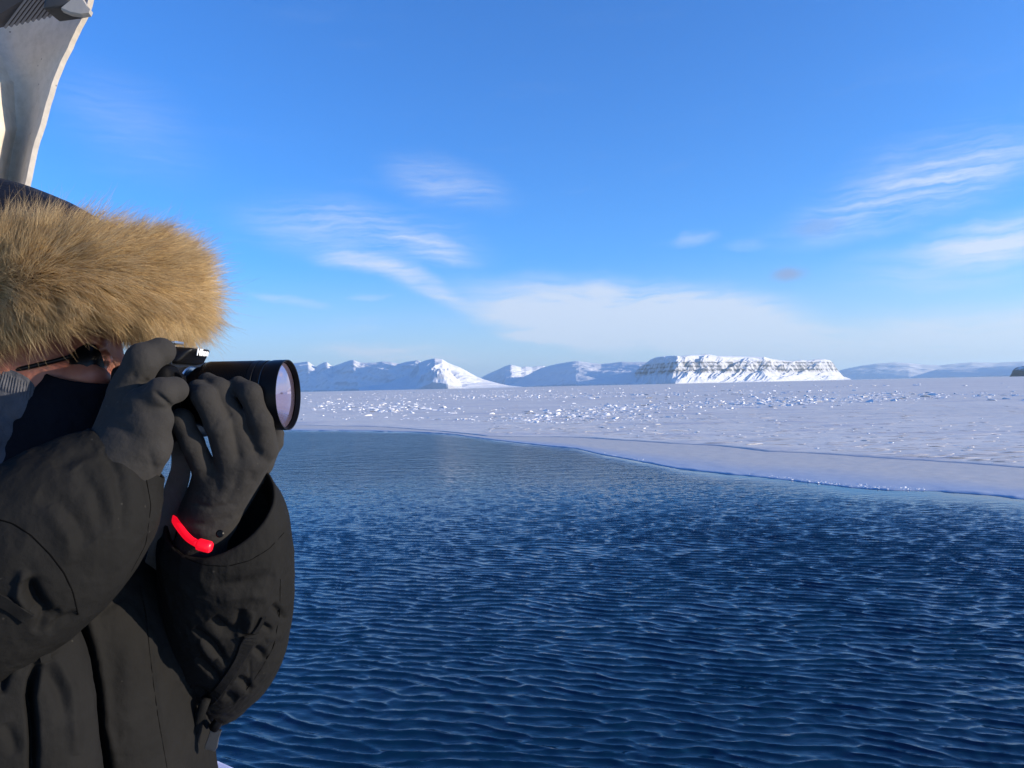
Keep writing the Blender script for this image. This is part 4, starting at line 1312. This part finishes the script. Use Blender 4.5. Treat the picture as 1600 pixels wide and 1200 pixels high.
def build_fur(N=125000, K=8):
    rg = np.random.default_rng(77)
    s = np.concatenate([rg.random(int(N * .8)) * 0.72, 0.72 + 0.28 * rg.random(N - int(N * .8))])
    # most of the pile is on the outer side, facing the viewer and the sky
    a = rg.random(N) * 2 * math.pi
    def at(s_, a_):
        f = s_ * (NS - 1); i = np.clip(f.astype(int), 0, NS - 2); t = (f - i)[:, None]
        lin = lambda arr: arr[i] * (1 - t) + arr[i + 1] * t
        C, S, U, T = lin(rp), lin(rS), lin(rU), lin(rT)
        wv = np.interp(s_, np.linspace(0, 1, NS), RW)[:, None]; bv = np.interp(s_, np.linspace(0, 1, NS), RB)[:, None]
        ca, sa = np.cos(a_)[:, None], np.sin(a_)[:, None]
        pos = C + S * ca * bv + U * sa * wv
        nor = S * ca / bv + U * sa / wv
        nor /= np.linalg.norm(nor, axis=1, keepdims=True)
        return pos, nor, T, U
    pos, nor, T, U = at(s, a)
    # clumps: hairs of one cell of (s, a) lean together
    cs = np.floor(s * 95 + 0.5 * np.sin(a * 9)).astype(int); ca = np.floor(a / (2 * math.pi) * 34).astype(int)
    cid = cs * 40 + ca
    uq, inv = np.unique(cid, return_inverse=True)
    cr = rg.normal(0, 1, (len(uq), 3)) * 1.9; cl_ = rg.normal(0, 1, len(uq))
    s_c = (np.bincount(inv, s) / np.bincount(inv)); a_c = (np.bincount(inv, a) / np.bincount(inv))
    cpos, cnor, cT, cU = at(s_c, a_c)
    def direction(pos, nor, T, U, rnd):
        fl = np.stack([fbm(pos[:, 0] * 14, pos[:, 1] * 14, pos[:, 2] * 14, oct=3, seed=q) for q in (61, 62, 63)], 1)
        up = (nor * U).sum(1, keepdims=True)
        d = nor * 0.50 + U * np.sign(up) * np.abs(up) ** 0.6 * 0.42 + T * 0.62 + fl * 0.75 + np.array([[0.10, 0.0, -0.02]]) + rnd * 0.14
        return d / np.linalg.norm(d, axis=1, keepdims=True)
    dirs = direction(pos, nor, T, U, rg.normal(0, 1, (N, 3)))
    cdir = direction(cpos, cnor, cT, cU, cr)
    ln = (0.033 + 0.016 * rg.random(N) ** 1.5) * (1 + 0.16 * cl_[inv]) * np.where(rg.random(N) < 0.12, 1.35, 1.0)
    ln *= np.where(nor[:, 2] < -0.15, np.interp(-nor[:, 2], [0.15, 0.6], [1.0, 0.90]), 1.0)
    t = np.linspace(0, 1, K)
    tip_c = cpos[inv] + cdir[inv] * ln[:, None] * 1.0
    mixk = (0.25 + 0.45 * rg.random(N))[:, None]
    bend = np.cross(dirs, rg.normal(0, 1, (N, 3))) * 0.10 + np.array([[0.05, 0, -0.05]])
    pts = np.zeros((N, K, 3))
    for k in range(K):
        q = pos + dirs * (ln * t[k])[:, None] + bend * (ln * t[k] ** 2)[:, None]
        tgt = cpos[inv] + cdir[inv] * (ln * t[k])[:, None] + bend * (ln * t[k] ** 2)[:, None]
        m = mixk * t[k] ** 1.1
        pts[:, k] = q * (1 - m) + tgt * m
    pts += (rg.normal(0, 1, (N, 1, 3)) * 0.0011) * t[None, :, None] * np.sin(t * 9)[None, :, None]
    rad = (0.00018 * (1 - 0.82 * t ** 1.4))[None] * (0.7 + 0.6 * rg.random((N, 1)))
    hcv = bpy.data.hair_curves.new('fur')
    hcv.add_curves([K] * N)
    hcv.attributes['position'].data.foreach_set('vector', pts.astype(np.float32).ravel())
    ra_ = hcv.attributes.get('radius') or hcv.attributes.new('radius', 'FLOAT', 'POINT')
    ra_.data.foreach_set('value', rad.astype(np.float32).ravel())
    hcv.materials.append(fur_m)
    o = bpy.data.objects.new('fur', hcv)
    col.objects.link(o)
    attach(o, hood)
    set_props(o, kind='stuff')
    o.name = 'fur_pile'
    return o
build_fur()

gpts = [(58, 568, .925, 94, 1.02), (50, 630, .925, 102, 1.0), (25, 710, .93, 106, 1.0), (-5, 760, .94, 115, 1.0), (-25, 820, .95, 125, 1.0)]
collar = tube('collar', [(142, 584, .898, 66), (120, 640, .908, 86), (80, 730, .92, 100), (40, 800, .93, 120)], 120, 120, lining_m, None, open_start=True, noise=(.003, 10, 1.0), tilt=(xr, -.3, .5))  # dark parka collar, raised over the lower face to stand in for shade
attach(collar, jacket)
gaiter = tube('neck_gaiter', gpts, 220, 720, gaiter_m, None, open_start=True, ribs=(170, .0006, .04, .11), noise=(.003, 10, 1.0), tilt=(xr, 0.42, 0.6),
    specs=[([(0, 640), (40, 660), (80, 690)], 9, .004, 'v'), ([(0, 690), (40, 700), (70, 730)], 10, .004, 'v')])
bm = bmesh.new(); bm.from_mesh(gaiter.data)
bm.free()
attach(gaiter, person)

# dark wraparound sunglasses: one shade and its temple arm on the visible side, the other behind
shade_m = principled('dark_shades', (0.004, 0.004, 0.005), 0.35, spec=0.25)
for sgn, dn_ in ((1, .868), (-1, .985)):
    out_ = [(108, 556), (122, 543), (136, 536), (149, 539), (158, 552), (163, 570), (160, 592), (150, 606), (132, 610), (118, 602), (109, 582)]
    n_ = len(out_)
    def dp(x): return dn_ + sgn * (max(0, x - 120) / 45) ** 2 * .012
    fr = [P(x, y, dp(x)) for x, y in out_]; bk = [P(x, y, dp(x) + sgn * .004) for x, y in out_]
    cf = P(136, 574, dn_ - sgn * .003)
    sg = mesh_obj('sunglasses', [list(q) for q in fr + bk + [cf]], [[i, (i + 1) % n_, 2 * n_] for i in range(n_)] + [[i, n_ + i, n_ + (i + 1) % n_, (i + 1) % n_] for i in range(n_)] + [list(range(n_, 2 * n_))[::-1]], shade_m)
    attach(sg, person)
    sweep('temple_arm', [P(114, 556, dn_ - .001), P(90, 563, dn_ - sgn * .006), P(60, 570, dn_ - sgn * .010), P(30, 577, dn_ - sgn * .012), P(15, 582, dn_ - sgn * .010)], .0028, shade_m, sg, 8)

# trousers and boots below the picture
trouser_m = cloth_mat('dark_trousers', (0.02, 0.022, 0.028), 0.7)
boot_m = principled('black_boot', (0.02, 0.02, 0.02), 0.55, bump=(120.0, 0.3, 0.001))
DECK_Z = CAM_H - 1.62
for sx, sy in ((-0.02, -0.11), (0.04, 0.13)):
    base = np.array(P(80, 1400, .985)) + np.array([sx, sy, 0])
    zs = np.linspace(base[2] + .05, DECK_Z + .10, 12)
    th = np.linspace(0, 2 * math.pi, 28, endpoint=False)
    rad = np.interp(np.linspace(0, 1, 12), [0, .5, .9, 1], [.105, .085, .075, .078])
    v = np.stack([np.stack([base[0] + np.cos(th) * r_ * 1.05, base[1] + np.sin(th) * r_, np.full(28, z_)], -1) for r_, z_ in zip(rad, zs)])
    o = mesh_obj('trouser_leg', v, grid_faces(12, 28, True), trouser_m); attach(o, person)
    box('boot', (base[0] + .05, base[1], DECK_Z + .004), ((1, 0, 0), (0, 1, 0), (0, 0, 1)), (-.13, -.055, 0), (.17, .055, .13), boot_m, person, 0.03, 4, taper=lambda q: [q[0], q[1], q[2] * (0.62 if q[0] > 0.1 else 1.0)])

# ------------------------------------------------------------------ the camera in the hands
lf = Vector(P(451, 617, .846)); 
ca_ = Vector((math.cos(R(4)), -math.sin(R(4)), -0.005)).normalized()      # where the lens points
cu_ = Vector((0.01, 0, 1)); cu_ = (cu_ - ca_ * cu_.dot(ca_)).normalized()
cb_ = ca_.cross(cu_).normalized()                                        # towards the viewer
AX = (ca_, cb_, cu_)
LEN = 0.113
mount = lf - ca_ * LEN
camera = empty('photo_camera', mount - cu_ * 0.045, label='black digital camera with a long zoom lens held in both gloved hands', cat='camera')
body = box('camera_body', mount, AX, (-.046, -.070, -.048), (-.002, .058, .040), black_plastic, camera, 0.008, 4)
box('grip', mount, AX, (-.050, .040, -.048), (.014, .072, .034), black_rubber, body, 0.012, 5)
box('prism_housing', mount, AX, (-.046, -.032, .036), (.013, .032, .0585), black_plastic, body, 0.006, 4,
    taper=lambda q: [q[0] + (0.004 if q[0] > 0 and q[2] > .05 else (-.010 if q[0] > 0 and q[2] < .05 else 0)), q[1] * (0.72 if q[2] > .05 else 1.0), q[2] - (0.006 if q[0] > 0 and q[2] > .05 else 0)])
box('eyepiece', mount, AX, (-.062, -.020, .030), (-.044, .020, .052), black_rubber, body, 0.005, 3)
box('hot_shoe', mount, AX, (-.035, -.010, .0585), (-.010, .010, .0615), steel_m, body, 0.0008, 2)
lathe('mode_dial', [(0, 0), (0, .011), (.001, .0115), (.008, .0115), (.009, .010), (.009, 0)], mount - ca_ * .022 - cb_ * .046 + cu_ * .040, cu_, ca_, black_plastic, body, 40, (0.0005, .0085, .0006))
lathe('shutter_button', [(0, 0), (0, .0085), (.004, .0085), (.0045, .006), (.006, .0055), (.006, 0)], mount + ca_ * .002 + cb_ * .058 + cu_ * .034, cu_, ca_, satin_black, body, 28)
lathe('control_dial', [(-.004, 0), (-.004, .008), (-.003, .0088), (.003, .0088), (.004, .008), (.004, 0)], mount + ca_ * .0145 + cb_ * .054 + cu_ * .017, cb_, cu_, black_rubber, body, 48, (-.0035, .0035, .0006))
sweep('red_accent', [mount + ca_ * .0155 + cb_ * .0735 - cu_ * -.008, mount + ca_ * .0158 + cb_ * .066 + cu_ * .0095, mount + ca_ * .0150 + cb_ * .046 + cu_ * .011], .0013, orange_m, body, 8)
lathe('mount_ring', [(-.003, 0), (-.003, .0335), (.0035, .0335), (.0045, .032), (.0045, 0)], mount, ca_, cu_, steel_m, body, 64)
# lettering on the front of the prism housing
fc = bpy.data.curves.new('maker_name', 'FONT'); fc.body = 'Nikon'; fc.size = 0.0105; fc.extrude = 0.0004; fc.align_x = 'CENTER'; fc.align_y = 'CENTER'; fc.shear = 0.2; fc.offset = 0.0003
fo = bpy.data.objects.new('tmp_text', fc); col.objects.link(fo)
bpy.context.view_layer.update()
dg = bpy.context.evaluated_depsgraph_get()
tm = bpy.data.meshes.new_from_object(fo.evaluated_get(dg)); bpy.data.objects.remove(fo)
tm.materials.append(white_print)
lettering = bpy.data.objects.new('lettering', tm); col.objects.link(lettering)
nz = (ca_ * 1.0 + cu_ * -0.10 + cb_ * 0.0).normalized()
tx = -cb_; ty = nz.cross(tx).normalized(); tx = ty.cross(nz)
Mt = Matrix((tx, ty, nz)).transposed().to_4x4(); 
Mt.translation = mount + ca_ * .0160 + cu_ * .0482
lettering.matrix_world = Mt
bpy.context.view_layer.update()
mwl = lettering.matrix_world.copy(); lettering.parent = body; lettering.matrix_parent_inverse = body.matrix_world.inverted(); 
# lens
ringed = [(.004, .0290), (.012, .0295), (.0125, .0325), (.020, .0330), (.0205, .0322), (.0215, .0322), (.022, .0368)]
prof = list(ringed)
zr0, zr1 = .026, .078
for k in range(27):
    a = zr0 + (zr1 - zr0) * k / 27
    prof += [(a, .0384), (a + .0012, .0384), (a + .00125, .0377), (a + .0018, .0377)]
prof += [(.0785, .0386), (.084, .0386), (.0845, .0378), (.0862, .0378), (.0866, .0384), (.092, .0384), (.0922, .0372), (.0945, .0372), (.0950, .0380), (.0985, .0386), (.111, .0388), (.113, .0387), (.113, .0374), (.1115, .0368), (.110, .0364), (.108, .0360)]
lens = lathe('lens', prof, mount, ca_, cu_, satin_black, body, 128)
lathe('silver_line', [(.0930, .0370), (.0930, .0376), (.0938, .0376), (.0938, .0370)], mount, ca_, cu_, silver_m, lens, 96)
glass_m, nt, out = new_mat('coated_front_glass')
p = nt.n('ShaderNodeBsdfPrincipled', ins={'Base Color': (0.40, 0.375, 0.39, 1), 'Metallic': 0.75, 'Roughness': 0.06, 'Specular IOR Level': 1.0, 'IOR': 1.9, 'Coat Weight': 1.0, 'Coat Roughness': 0.02, 'Coat Tint': (0.9, 0.8, 1.0, 1)})
nt.t.links.new(p.outputs[0], out.inputs[0])
gp = [(.1065, .0362)]
for k in range(10):
    r_ = .036 * (1 - k / 9)
    gp.append((.1065 + .0045 * (1 - (r_ / .036) ** 2), r_))
lathe('front_glass', gp, mount, ca_, cu_, glass_m, lens, 80)
# neck strap hanging from the near lug
lug = mount - ca_ * .02 + cb_ * .050 - cu_ * .0
strap_pts = catmull([list(P(*q)) for q in [(276, 688, .835), (281, 712, .835), (282, 735, .84), (274, 765, .85), (263, 800, .86), (254, 840, .87), (248, 870, .885), (235, 900, .93)]], 40)
strap_grey = cloth_mat('grey_camera_strap', (0.10, 0.10, 0.10), 0.8, 1300, 0.5)
sweep('camera_strap', strap_pts, 1, strap_grey, camera, flat=(np.interp(np.linspace(0, 1, 40), [0, .2, .4, 1], [.007, .011, .0125, .0125]), .0012), ups=[(.35, -1, .1)] * 40)

# ------------------------------------------------------------------ the ship
ship = empty('ship', (-0.6, 0.9, DECK_Z), label='white painted ship with curved edge panel at top left and snowy rail below', cat='ship')
ship_white, nt, out = new_mat('worn_white_paint')
tcn = nt.n('ShaderNodeTexCoord')
nn = nt.noise(tcn.outputs['Object'], 60.0, 5, 0.65)
vo = nt.n('ShaderNodeTexVoronoi', ins={'Scale': 60.0}); nt.set(vo.inputs['Vector'], tcn.outputs['Object'])
spot = nt.math('MULTIPLY', nt.math('LESS_THAN', vo.outputs['Distance'], 0.13), nt.math('GREATER_THAN', nt.noise(tcn.outputs['Object'], 25.0, 2), 0.58))
c = nt.mix(nt.maprange(nn, 0.42, 0.72), (0.60, 0.53, 0.44), (0.49, 0.43, 0.35))
c = nt.mix(nt.math('MULTIPLY', spot, 0.7), c, (0.14, 0.11, 0.09))
p = nt.n('ShaderNodeBsdfPrincipled', ins={'Roughness': 0.45})
nt.set(p.inputs['Base Color'], c)
bn = nt.n('ShaderNodeBump', ins={'Strength': 0.35, 'Distance': 0.002}); nt.set(bn.inputs['Height'], nt.noise(tcn.outputs['Object'], 130.0, 4)); nt.set(p.inputs['Normal'], bn.outputs[0])
nt.t.links.new(p.outputs[0], out.inputs[0])
FD = 1.45
edge = [(150, -60), (138, 0), (128, 28), (105, 75), (86, 118), (74, 155), (62, 197), (50, 238), (40, 285), (30, 345), (22, 420), (15, 520)]
ec = catmull([[x, y, 0] for x, y in edge], 110)
ncol = 70
u = np.linspace(0, 1, ncol)
span = 190
dep_u = np.interp(u, [0, .015, .05, .12, .22, .28, .34, .42, .6, 1], [0, .014, .040, .072, .078, .052, .008, -.018, -.03, -.04])
ker = np.ones(5) / 5
dep_u[2:-2] = np.convolve(dep_u, ker, 'valid')
front = []
for (x, y, _) in ec:
    sc_ = float(np.interp(y, [40, 125, 200, 275, 400], [2.8, 1.45, .92, .80, .75]))
    front.append([np.array(P(x - q * span * 1.6, y, FD + dd)) for q, dd in zip(u, np.interp(u * 1.6 / sc_, u, dep_u))])
front = np.array(front)
ez = fbm(np.arange(110) * 0.3, np.zeros(110), oct=3, seed=44)
front[:, 0, 0] += ez * 0.0012
th_edge = np.array(CAM_M @ Vector((1, 0, 0))) * .0085 + np.array([0, .004, 0])
backp = front + np.array([0.004, .012, 0]); backp[:, 0] = front[:, 0] + th_edge
allv = np.concatenate([backp[:, ::-1], front], axis=1)
f = grid_faces(110, 2 * ncol)
panel = mesh_obj('curved_panel', allv, f, ship_white)
bm = bmesh.new(); bm.from_mesh(panel.data)
for e in bm.edges:
    if len(e.link_faces) == 2 and e.calc_face_angle(0) > R(40): e.smooth = False
bm.to_mesh(panel.data); bm.free()
attach(panel, ship)
grey_m = principled('weathered_grey_rubber', (0.15, 0.135, 0.125), 0.7, bump=(90.0, 0.3, 0.001), var=(30.0, (0.10, 0.09, 0.085)))
# ribbed tread under the overhang: a board and its ribs
q0, q1, q2, q3 = P(-60, 58, 1.40), P(90, 22, 1.40), P(150, -70, 1.33), P(-60, -70, 1.33)
up_n = (q1 - q0).cross(q3 - q0).normalized()
if up_n.dot(Vector((0, 0, CAM_H)) - q0) < 0: up_n = -up_n
vs = [q - up_n * k for k in (0.002, 0.02) for q in (q0, q1, q2, q3)]
board = mesh_obj('tread_board', [list(q) for q in vs], [[0, 1, 2, 3], [7, 6, 5, 4], [0, 4, 5, 1], [1, 5, 6, 2], [2, 6, 7, 3], [3, 7, 4, 0]], principled('dark_tread', (0.075, 0.062, 0.058), 0.7), smooth=False)
attach(board, ship)
rib_m = principled('grey_tread_rib', (0.21, 0.18, 0.165), 0.65, bump=(120.0, 0.3, 0.001))
for k in range(11):
    x0 = 8 + k * 8.6
    y0 = 45 - (x0 - 0) * 0.24
    a = P(x0, y0, 1.397); b = P(x0 + 62, y0 - 82, 1.345)
    sweep('rib', [a + (b - a) * t for t in np.linspace(0, 1, 8)], 1, rib_m, board, flat=(.0019, .0025), ups=[up_n] * 8)
brk = box('bracket', P(100, 5, 1.36), (CAM_M @ Vector((1, 0.0, 0)), CAM_M @ Vector((0, 0, -1)), CAM_M @ Vector((0, 1, 0))), (-.026, -.02, -.020), (.020, .03, .05), principled('dark_bracket', (0.035, 0.033, 0.032), 0.6, bump=(60.0, 0.5, 0.002)), ship, 0.005, 3, taper=lambda q: [q[0] + (0.010 if q[2] > 0 else 0), q[1], q[2] + (0.006 if q[0] > 0 and q[2] < 0 else 0)])
bl = sweep('bracket_lip', [P(112, 4, 1.345), P(122, 12, 1.342), P(133, 18, 1.34), P(142, 20, 1.34)], 1, principled('scuffed_grey_lip', (0.30, 0.28, 0.25), 0.6, bump=(150.0, 0.4, 0.001)), brk, flat=(np.array([.022, .017, .010, .004]), .005), ups=[(0.1, -1, 0.2)] * 4)
# bulwark and deck
GZ = CAM_H - 0.55
shade_blue_snow_rail, nt, out = new_mat('shade_blue_frosted_rail')
tcn = nt.n('ShaderNodeTexCoord')
n1 = nt.noise(tcn.outputs['Object'], 45.0, 5, 0.7)
p = nt.n('ShaderNodeBsdfPrincipled', ins={'Roughness': 0.5})
nt.set(p.inputs['Base Color'], nt.mix(nt.maprange(n1, 0.4, 0.6), (0.40, 0.40, 0.62), (0.62, 0.63, 0.80)))  # frosted white rail, with the blue of its shade painted into the colour
bn = nt.n('ShaderNodeBump', ins={'Strength': 0.5, 'Distance': 0.003}); nt.set(bn.inputs['Height'], nt.noise(tcn.outputs['Object'], 70.0, 4)); nt.set(p.inputs['Normal'], bn.outputs[0])
nt.t.links.new(p.outputs[0], out.inputs[0])
def railpoint(px, py):
    g = ground(px, py, GZ); return Vector((g.x, g.y, GZ))
ra0, ra1 = railpoint(310, 1173), railpoint(371, 1200)
dirn = (ra1 - ra0).normalized(); inn = Vector((dirn.y, -dirn.x, 0))
if inn.y > 0: inn = -inn
o0 = ra0 - dirn * 3.2; RLEN = 6.5
zv = Vector((0, 0, 1))
rail = box('rail_cap', o0, (dirn, inn, zv), (0, 0, -.04), (RLEN, .13, 0), shade_blue_snow_rail, ship, 0.006, 3)
box('bulwark', o0, (dirn, inn, zv), (0, .045, DECK_Z - GZ), (RLEN, .085, -.042), ship_white, ship, 0.004, 2)
box('hull_side', o0, (dirn, inn, zv), (0, .046, -GZ - .6), (RLEN, .10, DECK_Z - GZ - .002), principled('navy_hull_paint', (0.02, 0.03, 0.06), 0.4), ship, 0.004, 2)
box('deck', o0, (dirn, inn, zv), (0, .105, DECK_Z - GZ - .05), (RLEN, 3.2, DECK_Z - GZ), principled('grey_deck_paint', (0.16, 0.17, 0.18), 0.7, bump=(80.0, 0.4, 0.002)), ship, 0.004, 2)
